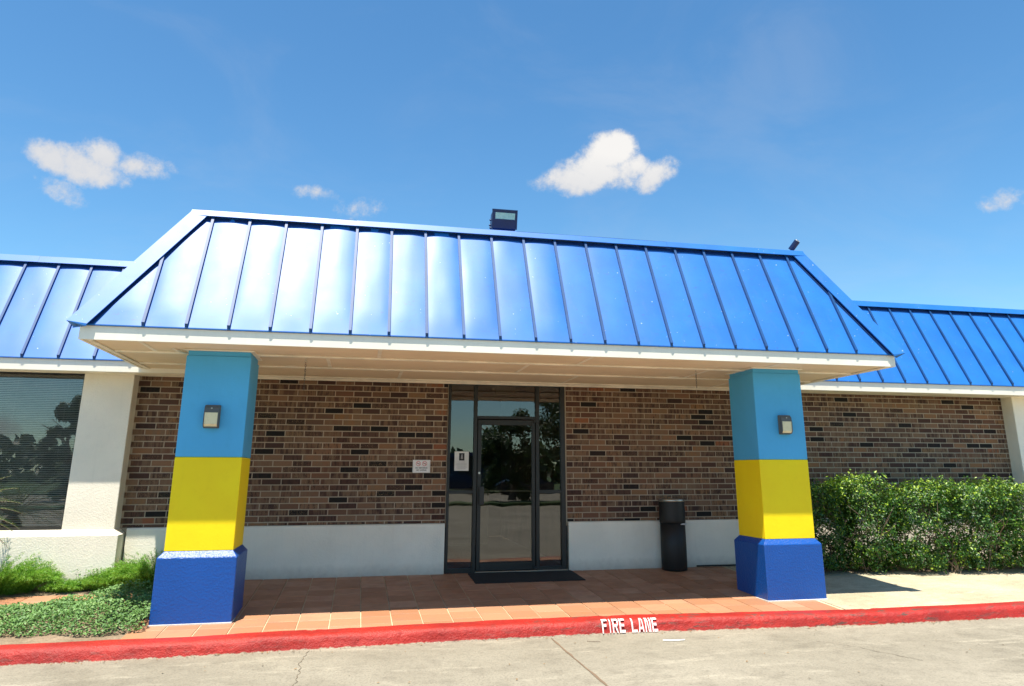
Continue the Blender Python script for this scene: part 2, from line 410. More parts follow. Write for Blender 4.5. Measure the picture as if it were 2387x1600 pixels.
def mat_glass(name, tint, refl=.10):
    t = NT(name)
    fr = t.node('ShaderNodeFresnel', {'IOR': 1.55}); f = t.math('ADD', t.math('MULTIPLY', fr.outputs[0], 1.3), refl, True)
    tr = t.node('ShaderNodeBsdfTransparent', {0: tint}); gl = t.node('ShaderNodeBsdfGlossy', {'Color': (.93, .96, 1), 'Roughness': .0})
    wav = t.noise(1.3, 2, .4); t.l.new(t.bump(wav, .10, .02), gl.inputs['Normal'])
    mx = t.node('ShaderNodeMixShader'); t.l.new(f, mx.inputs[0]); t.l.new(tr.outputs[0], mx.inputs[1]); t.l.new(gl.outputs[0], mx.inputs[2])
    t.l.new(mx.outputs[0], t.out.inputs[0]); return t.m
GLASS = mat_glass('tinted_glass', (.58, .55, .50), .035)
WGLASS = mat_glass('window_glass', (.82, .82, .80), .02)
BLIND = mat_simple('pale_blind_slat', (.88, .86, .78), .5)
def leafmat(name, a, b, cc, rough=.42, trans=.25, spec=.5):
    t = NT(name); at = t.node('ShaderNodeAttribute', attribute_name='rnd')
    c = t.ramp(at.outputs['Fac'], [(0, a), (.55, b), (1, cc)])
    p = t.node('ShaderNodeBsdfPrincipled', {'Base Color': c, 'Roughness': rough, 'Specular IOR Level': spec})
    tl = t.node('ShaderNodeBsdfTranslucent', {'Color': t.mix(.5, c, (.20, .34, .03))}); mx = t.node('ShaderNodeMixShader', {0: trans})
    t.l.new(p.outputs[0], mx.inputs[1]); t.l.new(tl.outputs[0], mx.inputs[2]); t.l.new(mx.outputs[0], t.out.inputs[0]); return t.m
HEDGE = leafmat('glossy_hedge_leaf', (.012, .050, .008), (.045, .140, .013), (.36, .50, .035), .40, .20, .45)
FERN = leafmat('bright_fern', (.06, .20, .012), (.14, .36, .022), (.28, .46, .05), .5, .3)
GCOV = leafmat('dull_green_leaf', (.055, .14, .03), (.14, .28, .065), (.28, .42, .14), .55, .2)
CYC = leafmat('cycad_leaf', (.04, .10, .02), (.12, .22, .04), (.30, .36, .07), .35, .2)
TREEL = leafmat('tree_leaf', (.012, .035, .008), (.028, .065, .012), (.06, .11, .02), .5, .15)
BARK = mat_simple('grey_brown_bark', (.17, .125, .085), .85, .6, 40)
DRY = mat_simple('dry_leaf', (.26, .16, .07), .8)

# ------------------------------------------------------------------ ground
SL = .045
def road():
    b = MB(); b.add([(-300, -400, -.26), (300, -400, -.26), (300, -3.02, -.26), (-300, -3.02, -.26)], [(0, 1, 2, 3)])
    return b.build('parking_lot', ROAD, kind='structure')
lot = road()
b = MB(); b.add([(-300, -2.9, -.16), (300, -2.9, -.16), (300, 300, -.16), (-300, 300, -.16)], [(0, 1, 2, 3)])
b.build('ground', SOIL, kind='structure')

# kerb following a slightly bowed line
KX = [-6, -2, -1.3, -.6, .6, 2.3, 3.75, 5.05, 6.6, 9.0, 16]
KY = [-2.90, -2.90, -2.905, -2.90, -2.84, -2.775, -2.755, -2.84, -2.95, -2.93, -2.93]
def kyb(x): return float(np.interp(x, KX, KY))
def kprof(x, s):
    """point on the kerb skin, s in 0..1 from the back of the top to the foot of the face"""
    yb = kyb(x); P = [(0, yb+.0, SL*yb+.002), (.38, yb-.125, -.134), (.46, yb-.158, -.139), (.54, yb-.182, -.152), (.62, yb-.196, -.170), (1, yb-.228, -.275)]
    S = [p[0] for p in P]
    return (float(np.interp(s, S, [p[1] for p in P])), float(np.interp(s, S, [p[2] for p in P])))
def kerb():
    xs = np.arange(-6, 16.01, .06); ss = [0, .2, .38, .42, .46, .50, .54, .58, .62, .7, .8, .9, 1]
    b = MB(); vs = []; n = len(ss)
    from mathutils import noise
    for x in xs:
        for s in ss:
            y, z = kprof(x, s); d = noise.noise(Vector((x*1.3, s*2, 0)))*.006+noise.noise(Vector((x*5, s*6, 3)))*.004
            if abs(((x-.71) % 3.05)) < .03: d -= .010
            vs.append((x, y+d*(-1 if s > .4 else 0), z+d*(1 if s < .6 else 0)))
    fs = []
    for i in range(len(xs)-1):
        for j in range(n-1): fs.append((i*n+j, (i+1)*n+j, (i+1)*n+j+1, i*n+j+1))
    b.add(vs, fs); return b.build('kerb', KERB, smooth=True, kind='structure')
kb = kerb()
# FIRE LANE stencil
def letters():
    g = {'F': [((0,0),(.24,0),(.24,1),(0,1)), ((.30,.80),(1,.80),(1,1),(.30,1)), ((.30,.44),(.8,.44),(.8,.62),(.30,.62))],
         'I': [((.30,0),(.70,0),(.70,1),(.30,1))],
         'R': [((0,0),(.24,0),(.24,1),(0,1)), ((.30,.82),(.80,.82),(.95,1),(.30,1)), ((.76,.52),(1,.56),(1,.94),(.76,.86)), ((.30,.42),(.80,.42),(.95,.56),(.30,.58)), ((.50,.38),(.74,.38),(1,0),(.76,0))],
         'E': [((0,0),(.26,0),(.26,1),(0,1)), ((.33,.81),(1,.81),(1,1),(.33,1)), ((.33,.42),(.85,.42),(.85,.60),(.33,.60)), ((.33,0),(1,0),(1,.19),(.33,.19))],
         'L': [((0,0),(.26,0),(.26,1),(0,1)), ((.33,0),(1,0),(1,.19),(.33,.19))],
         'A': [((0,0),(.22,0),(.50,1),(.30,1)), ((.56,1),(.72,1),(1,0),(.78,0)), ((.32,.20),(.70,.20),(.66,.36),(.37,.36))],
         'N': [((0,0),(.22,0),(.22,1),(0,1)), ((.26,1),(.44,1),(.74,0),(.56,0)), ((.78,0),(1,0),(1,1),(.78,1))]}
    b = MB()
    def word(w, x0, x1):
        ws = {'I': .45}; tot = sum(ws.get(c, 1) for c in w)+.22*(len(w)-1); u = (x1-x0)/tot; x = x0
        for c in w:
            cw = ws.get(c, 1)*u
            for q in g[c]:
                N = 7
                # quads given as BL BR TR TL (order may vary): interpolate two sides
                bl, br, tr, tl = [Vector(p) for p in q]
                vs = []
                for k in range(N+1):
                    t = k/N
                    for P, Q in ((bl, tl), (br, tr)):
                        p = P.lerp(Q, t); X = x+p.x*cw; s = .93-.50*p.y
                        y, z = kprof(X, s); vs.append((X, y-.0125, z+.008*(1 if s < .6 else .3)))
                b.add(vs, [(2*k, 2*k+1, 2*k+3, 2*k+2) for k in range(N)])
            x += cw+.22*u
    word('FIRE', 3.665, 3.915); word('LANE', 3.985, 4.268)
    return b.build('lettering', LETTER, kb)
letters()

# walkway bed + tiles
wk = MB()
def front_sheet(b, x0, x1, lift):
    xs = list(np.arange(x0, x1, .2))+[x1]; vs = []
    for x in xs:
        y = kyb(x)-.006; vs += [(x, y, SL*y+lift), (x, .3, SL*.3+lift)]
    b.add(vs, [(2*k, 2*k+2, 2*k+3, 2*k+1) for k in range(len(xs)-1)])
front_sheet(wk, -.98, 6.575, -.006)
wk.add([(-7, -1.47, -.0722), (-.98, -1.47, -.0722), (-.98, -.70, -.0375), (-7, -.70, -.0375)], [(0, 1, 2, 3)])
walk = wk.build('walkway', GROUT, kind='structure')
TW = .3132
tcache = {}
def tile(x0, x1, y0, y1):
    key = (round(x1-x0, 3), round(y1-y0, 3))
    if key not in tcache:
        w, h = key; b = MB(); g = .0055
        x_, y_ = w-g*2, h-g*2; e = .003
        zt = .0075
        vs = [(0,0,-.01),(x_,0,-.01),(x_,y_,-.01),(0,y_,-.01),(0,0,zt-e),(x_,0,zt-e),(x_,y_,zt-e),(0,y_,zt-e),(e,e,zt),(x_-e,e,zt),(x_-e,y_-e,zt),(e,y_-e,zt)]
        vs = [(a, c_, d+SL*c_) for a, c_, d in vs]
        b.add(vs, [(0,1,5,4),(1,2,6,5),(2,3,7,6),(3,0,4,7),(4,5,9,8),(5,6,10,9),(6,7,11,10),(7,4,8,11),(8,9,10,11)])
        tcache[key] = b.mesh('tile', TILE)
    g = .0055
    return link('tile', tcache[key], walk, (x0+g+random.uniform(-.001, .001), y0+g, SL*(y0+g)-.006+random.uniform(-.001, .0015)))
ntile = 0
for i in range(-11, 14):
    x0 = 2.446+i*TW; x1 = x0+TW
    if x1 > 6.60: continue
    off = random.choice([0, .5, .5, .25, .75, .12])*TW
    ymin = min(kyb(x0), kyb(x1))-.0; y = -1.84-6*TW+off
    while y < .02:
        a, c_ = max(y, ymin), min(y+TW, .02)
        if c_-a > .04: tile(x0, x1, a, c_); ntile += 1
        y += TW
b_x = 2.446-11*TW
for i in range(10):
    x1 = b_x-i*TW; x0 = x1-TW
    for a, c_ in ((-1.46, -1.345), (-1.345, -1.03), (-1.03, -.712)):
        tile(x0, x1, a+random.choice([0, 0]), c_); ntile += 1
# concrete apron right of the tiles
ap = MB(); front_sheet(ap, 6.576, 16, -.002)
ap.build('apron', APRON, kind='structure')
bd = MB(); nx, ny = 60, 24
def bed(x0, x1, y0, y1, name, h=.03, fill=SOIL):
    from mathutils import noise
    b = MB(); nx, ny = 40, 14; vs = []
    for i in range(nx+1):
        for j in range(ny+1):
            x = x0+(x1-x0)*i/nx; y = y0+(y1-y0)*j/ny
            e = min(1, min(i, nx-i)/2, min(j, ny-j)/2)
            vs.append((x, y, SL*y-.006+e*(h*.4+h*noise.noise(Vector((x*4, y*4, 1))))))
    b.add(vs, [(i*(ny+1)+j, (i+1)*(ny+1)+j, (i+1)*(ny+1)+j+1, i*(ny+1)+j+1) for i in range(nx) for j in range(ny)])
    return b.build(name, fill, smooth=True, kind='structure')
bed(-7, -.99, -2.885, -1.475, 'front_planting_bed', .03)
bed(-7, -.99, -.695, .2, 'wall_planting_bed', .03)
bed(7.9, 16, -1.0, .2, 'hedge_bed', .03)

# road crack, joint as thin dark grooves
def groove(pts, w, name, col=(.10, .075, .05)):
    b = MB(); vs = []
    for k, (x, y) in enumerate(pts):
        ww = w*random.uniform(.4, 1.3); vs += [(x-ww, y, -.2562), (x+ww, y, -.2562)]
    b.add(vs, [(2*k, 2*k+1, 2*k+3, 2*k+2) for k in range(len(pts)-1)])
    return b.build(name, mat_simple(name+'_fill', col, .95), lot)
groove([(3.09+random.uniform(-.004, .004)+.006*max(0, -3.9-y), y) for y in np.arange(-3.06, -8, -.12)], .011, 'expansion_joint', (.19, .13, .08))
pts = []; x = .72
for y in np.arange(-3.10, -6.5, -.035):
    x += random.uniform(-.016, .017); pts.append((x, y))
groove(pts, .003, 'crack', (.15, .12, .08))
pts = []; x = 5.6
for y in np.arange(-3.75, -4.7, -.04):
    x += random.uniform(0, .05); pts.append((x, y))
groove(pts, .0035, 'crack')
# litter
def litter():
    b = MB()
    for _ in range(260):
        t = random.random()
        if t < .75: x = random.uniform(-1.5, 10); y = kyb(x)-.23-abs(random.gauss(0, .05)); z = -.255
        else: x = random.uniform(-1, 9); y = random.uniform(-6, -3.2); z = -.255
        s = random.uniform(.006, .018); a = random.uniform(0, 6.3); dx, dy = math.cos(a)*s, math.sin(a)*s
        b.add([(x-dx, y-dy, z), (x+dy*.5, y-dx*.5, z+.004), (x+dx, y+dy, z+.006), (x-dy*.5, y+dx*.5, z+.008)], [(0, 1, 2, 3)])
    return b.build('fallen_leaves', DRY, label='small dry leaves and crumbs scattered along the kerb foot', category='litter', kind='stuff')
litter()
b = MB(); b.tube([(4.15, -3.43, -.25), (4.22, -3.455, -.25), (4.30, -3.462, -.25), (4.37, -3.455, -.25)], .006)
b.build('drinking_straw', SIGNW, label='white drinking straw lying on the concrete below FIRE LANE', category='straw')
b = MB(); b.tube([(3.40, -3.30, -.252), (3.46, -3.345, -.248), (3.52, -3.35, -.252)], .003)
b.build('twig', BARK, label='thin reddish twig on the concrete left of the white straw', category='twig')

# ------------------------------------------------------------------ brick walls
def brick_mesh(w, h, k):
    b = MB(); e = .003; d = .022; j = [random.uniform(-.0015, .0015) for _ in range(8)]
    vs = [(0,d,0),(w,d,0),(w,d,h),(0,d,h),(0,e,0),(w,e,0),(w,e,h),(0,e,h),(e,j[0],e),(w-e,j[1],e),(w-e,j[2],h-e),(e,j[3],h-e)]
    b.add(vs, [(0,1,5,4),(1,2,6,5),(2,3,7,6),(3,0,4,7),(4,5,9,8),(5,6,10,9),(6,7,11,10),(7,4,8,11),(8,9,10,11)])
    return b
bm_cache = {}
def wall(x0, x1, z0, z1, right, label, skip=None):
    th = thing('brick_wall', label, 'brick wall', ((x0+x1)/2, 0, 0))
    m = MB(); m.box(x0-.02, x1+.02, .005, .20, z0-.06, z1+.10); m.build('mortar_bed', MORTAR, th)
    ph = PH1 if right else PH0; items = []
    r0 = math.floor((z0-zb)/CH); r1 = math.ceil((z1-zb)/CH)
    for r in range(r0, r1+1):
        za, zc = zb+r*CH+.0068, zb+(r+1)*CH-.0068
        za, zc = max(za, z0), min(zc, z1)
        if zc-za < .012: continue
        par = ((r+1+(1 if right else 0)) % 2)*.5
        c0 = math.floor((x0-ph-par*BL)/BL)
        for c in range(c0, c0+60):
            xa = ph+par*BL+c*BL+.0068; xb = xa+BL-.0136
            xa, xb = max(xa, x0), min(xb, x1)
            if xb-xa < .02:
                if xa >= x1: break
                continue
            items.append((xa, xb, za, zc))
    def key(it):
        P = Vector(((it[0]+it[1])/2, 0, (it[2]+it[3])/2)); return ((P-CAM).length/(it[1]-it[0])/(it[3]-it[2]))
    vis = [it for it in items if not (skip and skip(it))]; hid = [it for it in items if skip and skip(it)]
    vis.sort(key=key)
    for it in vis[:300]:
        w, h = round(it[1]-it[0], 3), round(it[3]-it[2], 3); k = (w, h, random.randrange(4))
        if k not in bm_cache: bm_cache[k] = brick_mesh(w, h, 0).mesh('brick', BRICK)
        link('brick', bm_cache[k], th, (it[0], random.uniform(-.003, .001), it[2]))
    m = MB()
    for it in vis[300:]+hid:
        bb = brick_mesh(it[1]-it[0], it[3]-it[2], 0); dy = random.uniform(-.003, .001)
        m.add([(a+it[0], c_+dy, d+it[2]) for a, c_, d in bb.v], bb.f)
    if m.v: m.build('bricks', BRICK, th, kind='stuff')
    return th
XL, XR = -1.904, 12.047
wl = wall(XL, 2.325, .672, 2.69, False, 'brown brick wall with white foot between the left pier and the glass door')
def hidden(it):
    x = (it[0]+it[1])/2; return (x > 7.7 and it[3] < .95)
wr = wall(4.13, XR, .672, 2.69, True, 'long brown brick wall from the glass door to the right pier behind the bin and hedge', hidden)
def plinth(par, x0, x1):
    b = MB(); b.prism([(.19, -.3), (-.052, -.3), (-.052, .640), (-.046, .656), (-.030, .667), (.19, .672)], x0, x1)
    return b.build('plinth', WHITE, par)
plinth(wl, XL+.1, 2.322); plinth(wr, 4.135, XR)
# thin dark shadow gap course above plinth is real: bricks start 4 mm over it

# ------------------------------------------------------------------ piers
def pier(x0, x1, xb0, xb1, label):
    t = thing('pier', label, 'pier', ((x0+x1)/2, -.1, 0))
    b = MB(); b.bbox(x0, x1, -.233, .25, .662, 2.66, .006); b.build('shaft', WHITE, t)
    # base with sloping ledge
    b = MB(); z0, z1, z2 = -.3, .600, .668; o = .075
    X0, X1, Y0 = xb0, xb1, -.233-o
    vs = [(X0,Y0,z0),(X1,Y0,z0),(X1,.3,z0),(X0,.3,z0),(X0,Y0,z1),(X1,Y0,z1),(X1,.3,z1),(X0,.3,z1),(x0-.002,-.235,z2),(x1+.002,-.235,z2),(x1+.002,.3,z2),(x0-.002,.3,z2)]
    b.add(vs, [(0,1,5,4),(1,2,6,5),(2,3,7,6),(3,0,4,7),(4,5,9,8),(5,6,10,9),(6,7,11,10),(7,4,8,11),(8,9,10,11)])
    b.build('base', WHITE, t); return t
pier(-2.510, XL, -2.53, XL+.075, 'white stucco pier between the blinds window and the brick wall')
pier(XR, XR+.62, XR-.075, XR+.64, 'white stucco pier at the right end of the brick wall')
# low wall + window at left
wt = thing('window_wall', 'white stucco low wall under the office window at the left edge', 'wall', (-5, -.1, 0))
b = MB(); b.prism([(.3, -.3), (-.296, -.3), (-.296, .598), (-.225, .664), (.3, .672)], -8, -2.531); b.build('plinth', WHITE, wt)
b = MB(); b.box(-8, -5.2, -.2, .25, .67, 2.66); b.build('wall', WHITE, wt)
win = thing('office_window', 'large office window with closed pale blinds at the left edge', 'window', (-3.8, -.1, .67))
FZ0, FZ1 = .674, 2.655
b = MB()
b.box(-5.2, -2.512, -.14, -.09, FZ0, FZ0+.03); b.box(-5.2, -2.512, -.14, -.09, FZ1-.03, FZ1)
b.box(-2.545, -2.512, -.139, -.09, FZ0+.03, FZ1-.03); b.box(-5.2, -5.17, -.139, -.09, FZ0+.03, FZ1-.03)
b.build('frame', BRONZE, win)
b = MB(); b.box(-5.17, -2.545, -.118, -.112, FZ0+.03, FZ1-.03); b.build('pane', WGLASS, win)
b = MB(); z = FZ0+.075; k = 0
while z < FZ1-.09:
    y0 = -.055; a = .0
    b.add([(-5.15, y0, z), (-2.56, y0, z), (-2.56, y0+.018, z+.0125), (-5.15, y0+.018, z+.0125), (-5.15, y0+.001, z-.0015), (-2.56, y0+.001, z-.0015), (-2.56, y0+.019, z+.011), (-5.15, y0+.019, z+.011)],
          [(0, 1, 2, 3), (7, 6, 5, 4), (4, 5, 1, 0)]); z += .0232
b.build('blind_slats', BLIND, win, kind='stuff')
b = MB(); b.bbox(-5.15, -2.56, -.072, -.035, FZ0+.038, FZ0+.060, .004); b.build('bottom_rail', BLIND, win)
b = MB(); b.bbox(-5.15, -2.56, -.072, -.035, FZ1-.075, FZ1-.035, .004); b.build('head_rail', BRONZE, win)
b = MB()
for x in (-2.75, -3.35, -3.95, -4.6): b.tube([(x, -.048, FZ0+.05), (x, -.048, FZ1-.05)], .0012, 4)
b.build('ladder_cord', BLIND, win)
# rooms behind the glass
dk = mat_simple('dim_room_wall', (.16, .145, .13), .9); dkc = mat_simple('dim_ceiling', (.34, .31, .26), .9)
rb = MB(); rb.add([(-6, .0, .0), (-2.3, .0, .0), (-2.3, 3, .0), (-6, 3, 0), (-6, 0, 2.9), (-2.3, 0, 2.9), (-2.3, 3, 2.9), (-6, 3, 2.9)], [(0, 1, 2, 3), (4, 5, 6, 7), (1, 2, 6, 5), (2, 3, 7, 6), (3, 0, 4, 7)])
rb.build('office_room', mat_simple('office_dark', (.03, .03, .03), .9), kind='structure')

# ------------------------------------------------------------------ entrance glazing
ent = thing('entrance_glazing', 'dark framed glass door with sidelights and transom under the canopy', 'entrance', (3.22, .02, 0))
Y0, Y1 = -.030, .055
b = MB(); b.bbox(2.335, 2.374, Y0, Y1, 0, 2.665, .003); b.build('jamb', BRONZE, ent)
b = MB(); b.bbox(4.034, 4.102, Y0, Y1, 0, 2.665, .003); b.build('jamb', BRONZE, ent)
b = MB(); b.bbox(2.716, 2.766, Y0-.004, Y1, 0, 2.664, .003); b.build('mullion', BRONZE, ent)
b = MB(); b.bbox(3.650, 3.702, Y0-.004, Y1, 0, 2.664, .003); b.build('mullion', BRONZE, ent)
b = MB(); b.bbox(2.766, 3.650, Y0, Y1, 2.134, 2.178, .003); b.build('transom_bar', BRONZE, ent)
b = MB(); b.bbox(2.374, 2.716, Y0, Y1, 2.630, 2.664, .003); b.bbox(2.766, 3.650, Y0, Y1, 2.630, 2.664, .003); b.bbox(3.702, 4.034, Y0, Y1, 2.630, 2.664, .003); b.build('head', BRONZE, ent)
for x0, x1 in ((2.374, 2.716), (3.702, 4.034)):
    b = MB(); b.bbox(x0, x1, Y0, Y1, 1.070, 1.118, .003); b.build('cross_bar', BRONZE, ent)
    b = MB(); b.bbox(x0, x1, Y0, Y1, .0, .062, .003); b.build('sill', BRONZE, ent)
    b = MB(); b.box(x0, x1, .010, .016, .062, 1.070); b.build('pane', GLASS, ent)
    b = MB(); b.box(x0, x1, .010, .016, 1.118, 2.630); b.build('pane', GLASS, ent)
b = MB(); b.box(2.766, 3.650, .010, .016, 2.178, 2.630); b.build('pane', GLASS, ent)
b = MB(); b.bbox(2.76, 4.11, -.075, .05, -.004, .020, .004); b.build('threshold', STEEL, ent)
# door leaf
b = MB(); b.bbox(2.776, 2.832, -.022, .030, .026, 2.124, .004); b.bbox(3.590, 3.642, -.022, .030, .026, 2.124, .004)
b.bbox(2.832, 3.590, -.021, .029, 2.046, 2.124, .004); b.bbox(2.832, 3.590, -.021, .029, .026, .135, .004)
door = b.build('door', BRONZE, ent)
b = MB(); b.box(2.832, 3.590, .001, .007, .135, 2.046); b.build('pane', GLASS, door)
b = MB(); b.bbox(2.803, 2.872, -.075, -.062, .918, 1.172, .003); b.tube([(2.82, -.065, .94), (2.82, -.01, .94)], .008); b.tube([(2.82, -.065, 1.15), (2.82, -.01, 1.15)], .008); b.build('handle', BRONZE, door)
b = MB(); b.bbox(2.835, 3.588, .045, .075, 1.09, 1.12, .004); b.build('push_bar', STEEL, door)
b = MB(); b.tube([(2.805, -.020, 1.36), (2.805, -.030, 1.36)], .016, 12); b.build('lock_cylinder', STEEL, door)
for z in (2.085, .03):
    b = MB(); b.bbox(3.612, 3.66, -.045, -.0225, z, z+.05, .003); b.build('pivot_hinge', BLACK, door)
# room
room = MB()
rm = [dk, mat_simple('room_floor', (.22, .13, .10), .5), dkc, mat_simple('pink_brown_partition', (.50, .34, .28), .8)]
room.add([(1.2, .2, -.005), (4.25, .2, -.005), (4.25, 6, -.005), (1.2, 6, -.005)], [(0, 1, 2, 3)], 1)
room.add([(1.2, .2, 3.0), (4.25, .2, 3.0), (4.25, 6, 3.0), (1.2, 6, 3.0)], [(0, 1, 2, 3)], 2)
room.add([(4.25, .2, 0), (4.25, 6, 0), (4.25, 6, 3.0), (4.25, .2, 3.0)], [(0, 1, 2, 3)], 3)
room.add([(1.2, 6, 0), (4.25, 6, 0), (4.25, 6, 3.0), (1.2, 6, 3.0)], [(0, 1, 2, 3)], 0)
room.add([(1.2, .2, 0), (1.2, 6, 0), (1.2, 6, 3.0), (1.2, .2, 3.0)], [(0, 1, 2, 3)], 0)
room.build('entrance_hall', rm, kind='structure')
b = MB(); b.bbox(3.20, 3.52, .88, .96, 2.60, 2.745, .008); b.box(3.14, 3.20, .90, .93, 2.66, 2.68); b.box(3.52, 3.58, .90, .93, 2.66, 2.68)
b.build('emergency_light', mat_simple('cream_plastic', (.75, .68, .45), .5), label='cream emergency light box inside above the glass door', category='emergency light')
b = MB(); b.bbox(2.40, 3.08, .75, 1.1, .30, 1.12, .01); b.build('counter', mat_simple('cream_counter', (.62, .55, .38), .6), label='cream counter front seen through the lower left glass', category='counter')
em = NT('lit_tube'); e_ = em.node('ShaderNodeEmission', {'Color': (1, .95, .85), 'Strength': 2.2}); em.l.new(e_.outputs[0], em.out.inputs[0])
b = MB(); b.box(2.95, 3.18, 2.6, 2.8, 2.96, 2.99); b.build('ceiling_lamp', em.m, label='small lit ceiling lamp inside behind the transom glass', category='ceiling lamp')
for k in range(3):
    b = MB(); b.box(-3.9, -3.20+.07*k, .55+.12*k, .57+.12*k, 2.76, 2.775)
    b.build('fluorescent_tube', em.m, label=('nearest', 'middle', 'farthest')[k]+' of three lit tubes seen through the blinds at the left edge', category='tube light', group='lit tubes behind the office blinds')

# notice on sidelight
nt = thing('paper_notice', 'white paper notice with a dark emblem taped inside the left sidelight', 'notice', (2.547, -.002, 1.39))
b = MB(); b.box(2.443, 2.652, .0055, .0080, 1.390, 1.664); b.build('sheet', PAPER, nt)
b = MB(); b.box(2.510, 2.588, .0035, .0050, 1.535, 1.640); b.build('emblem', INK, nt)
b = MB(); b.add([(2.535, .003, 1.56), (2.545, .003, 1.555), (2.556, .003, 1.62), (2.549, .003, 1.632)], [(0, 1, 2, 3)]); b.add([(2.552, .003, 1.555), (2.564, .003, 1.56), (2.557, .003, 1.62), (2.551, .003, 1.60)], [(0, 1, 2, 3)]); b.build('emblem_mark', GREYINK, nt)
b = MB()
for k, (z, w) in enumerate([(1.515, .05), (1.49, .075), (1.475, .075), (1.455, .07), (1.435, .078), (1.42, .06)]): b.box(2.549-w, 2.549+w, .0035, .0050, z-.0025, z+.0025)
b.build('text_lines', mat_simple('faint_ink', (.58, .55, .54), .6), nt)

def text_mesh(s, size, name):
    cu = bpy.data.curves.new(name, 'FONT'); cu.body = s; cu.size = size; cu.align_x = 'CENTER'; cu.align_y = 'CENTER'; cu.extrude = .0006; cu.offset = size*.02
    o = bpy.data.objects.new(name, cu); C.objects.link(o)
    dg = bpy.context.evaluated_depsgraph_get(); me = bpy.data.meshes.new_from_object(o.evaluated_get(dg))
    bpy.data.objects.remove(o); me.transform(Matrix.Rotation(math.pi/2, 4, 'X')); return me
sg = thing('no_smoking_sign', 'small white NO SMOKING NO VAPING sign on the brick left of the door', 'sign', (1.968, -.008, 1.365))
b = MB(); b.bbox(1.844, 2.093, -.012, -.006, 1.363, 1.541, .002); b.build('plate', SIGNW, sg)
for cx in (1.922, 2.012):
    b = MB(); n = 28; vs = []
    for i in range(n):
        a = 2*math.pi*i/n; vs += [(cx+.034*math.cos(a), -.0135, 1.490+.034*math.sin(a)), (cx+.028*math.cos(a), -.0135, 1.490+.028*math.sin(a))]
    b.add(vs, [(2*i, 2*i+1, (2*i+3) % (2*n), (2*i+2) % (2*n)) for i in range(n)])
    b.add([(cx-.024, -.0138, 1.511), (cx-.020, -.0138, 1.515), (cx+.024, -.0138, 1.469), (cx+.020, -.0138, 1.465)], [(0, 1, 2, 3)])
    b.build('ban_symbol', PINK, sg)
    b = MB(); b.box(cx-.020, cx+.018, -.0132, -.0128, 1.486, 1.492); b.tube([(cx+.016, -.0128, 1.494), (cx+.012, -.0128, 1.50), (cx+.018, -.0128, 1.506)], .0018, 4)
    b.build('cigarette_symbol', INK, sg)
for s, z in (('NO SMOKING', 1.429), ('NO VAPING', 1.398)):
    me = text_mesh(s, .027, 'lettering'); me.materials.append(INK); o = link('lettering', me, sg, (1.968, -.0135, z))
b = MB()
for x0, x1, z0, z1 in ((1.856, 2.081, 1.374, 1.376), (1.856, 2.081, 1.528, 1.530), (1.856, 1.858, 1.376, 1.528), (2.079, 2.081, 1.376, 1.528)): b.box(x0, x1, -.0135, -.0125, z0, z1)
b.build('border', GREYINK, sg)

# ------------------------------------------------------------------ canopy
cp = thing('entrance_canopy', 'white edged entrance canopy with bright blue standing seam mansard roof', 'canopy', (3, -1.5, 2.68))
CX0, CX1, CYF = -1.745, 7.688, -2.862
ZS, ZF = 2.678, 2.812
EY, EZ = -2.880, 2.822; TY, TZ = -2.150, 4.275      # front slope, eave and top
EX0, EX1 = -1.790, 7.735; TX0, TX1 = -.945, 6.945   # at eave / top
# fascia
b = MB(); b.prism([(CYF+.03, ZS-.008), (CYF, ZS-.008), (CYF, ZF), (CYF+.03, ZF)], CX0, CX1); b.build('fascia', WHITE_PLAIN, cp)
for x in (CX0, CX1-.03):
    b = MB(); b.box(x, x+.03, CYF+.032, -.60, ZS-.008, ZF); b.build('fascia', WHITE_PLAIN, cp)
# soffit panels and battens
BY = [CYF+.03, -2.13, -1.18, -.165, -.0]
panels = []
stag = [1.25, .66, 1.58, .66]
for r in range(4):
    xs = sorted([CX0+.03]+[stag[r]+2.44*k for k in range(-2, 4) if CX0+.2 < stag[r]+2.44*k < CX1-.2]+[CX1-.03])
    for a, c_ in zip(xs, xs[1:]):
        b = MB(); b.bbox(a+.003, c_-.003, BY[r]+.002, BY[r+1]-.002, ZS, ZS+.02, .003); b.build('soffit_panel', SOFFIT, cp)
        if a > CX0+.1:
            b = MB(); b.bbox(a-.022, a+.022, BY[r]+.03, BY[r+1]-.03, ZS-.006, ZS-.0005, .002); b.build('joint_strip', TRIM, cp)
for y in (-2.13, -1.18, -.165):
    b = MB(); b.bbox(CX0+.14, CX1-.14, y-.032, y+.032, ZS-.020, ZS-.001, .003); b.build('batten', TRIM, cp)
b = MB(); b.bbox(-1.90, 4.13, -.10, -.058, ZS-.045, ZS-.001, .004); b.build('wall_trim', TRIM, cp)
b = MB(); b.bbox(4.133, 12.04, -.10, -.058, ZS-.045, ZS-.001, .004); b.build('wall_trim', TRIM, cp)
for x in (CX0+.09, CX1-.09):
    b = MB(); b.bbox(x-.03, x+.03, CYF+.04, -.6, ZS-.014, ZS-.001, .004); b.build('batten', TRIM, cp)
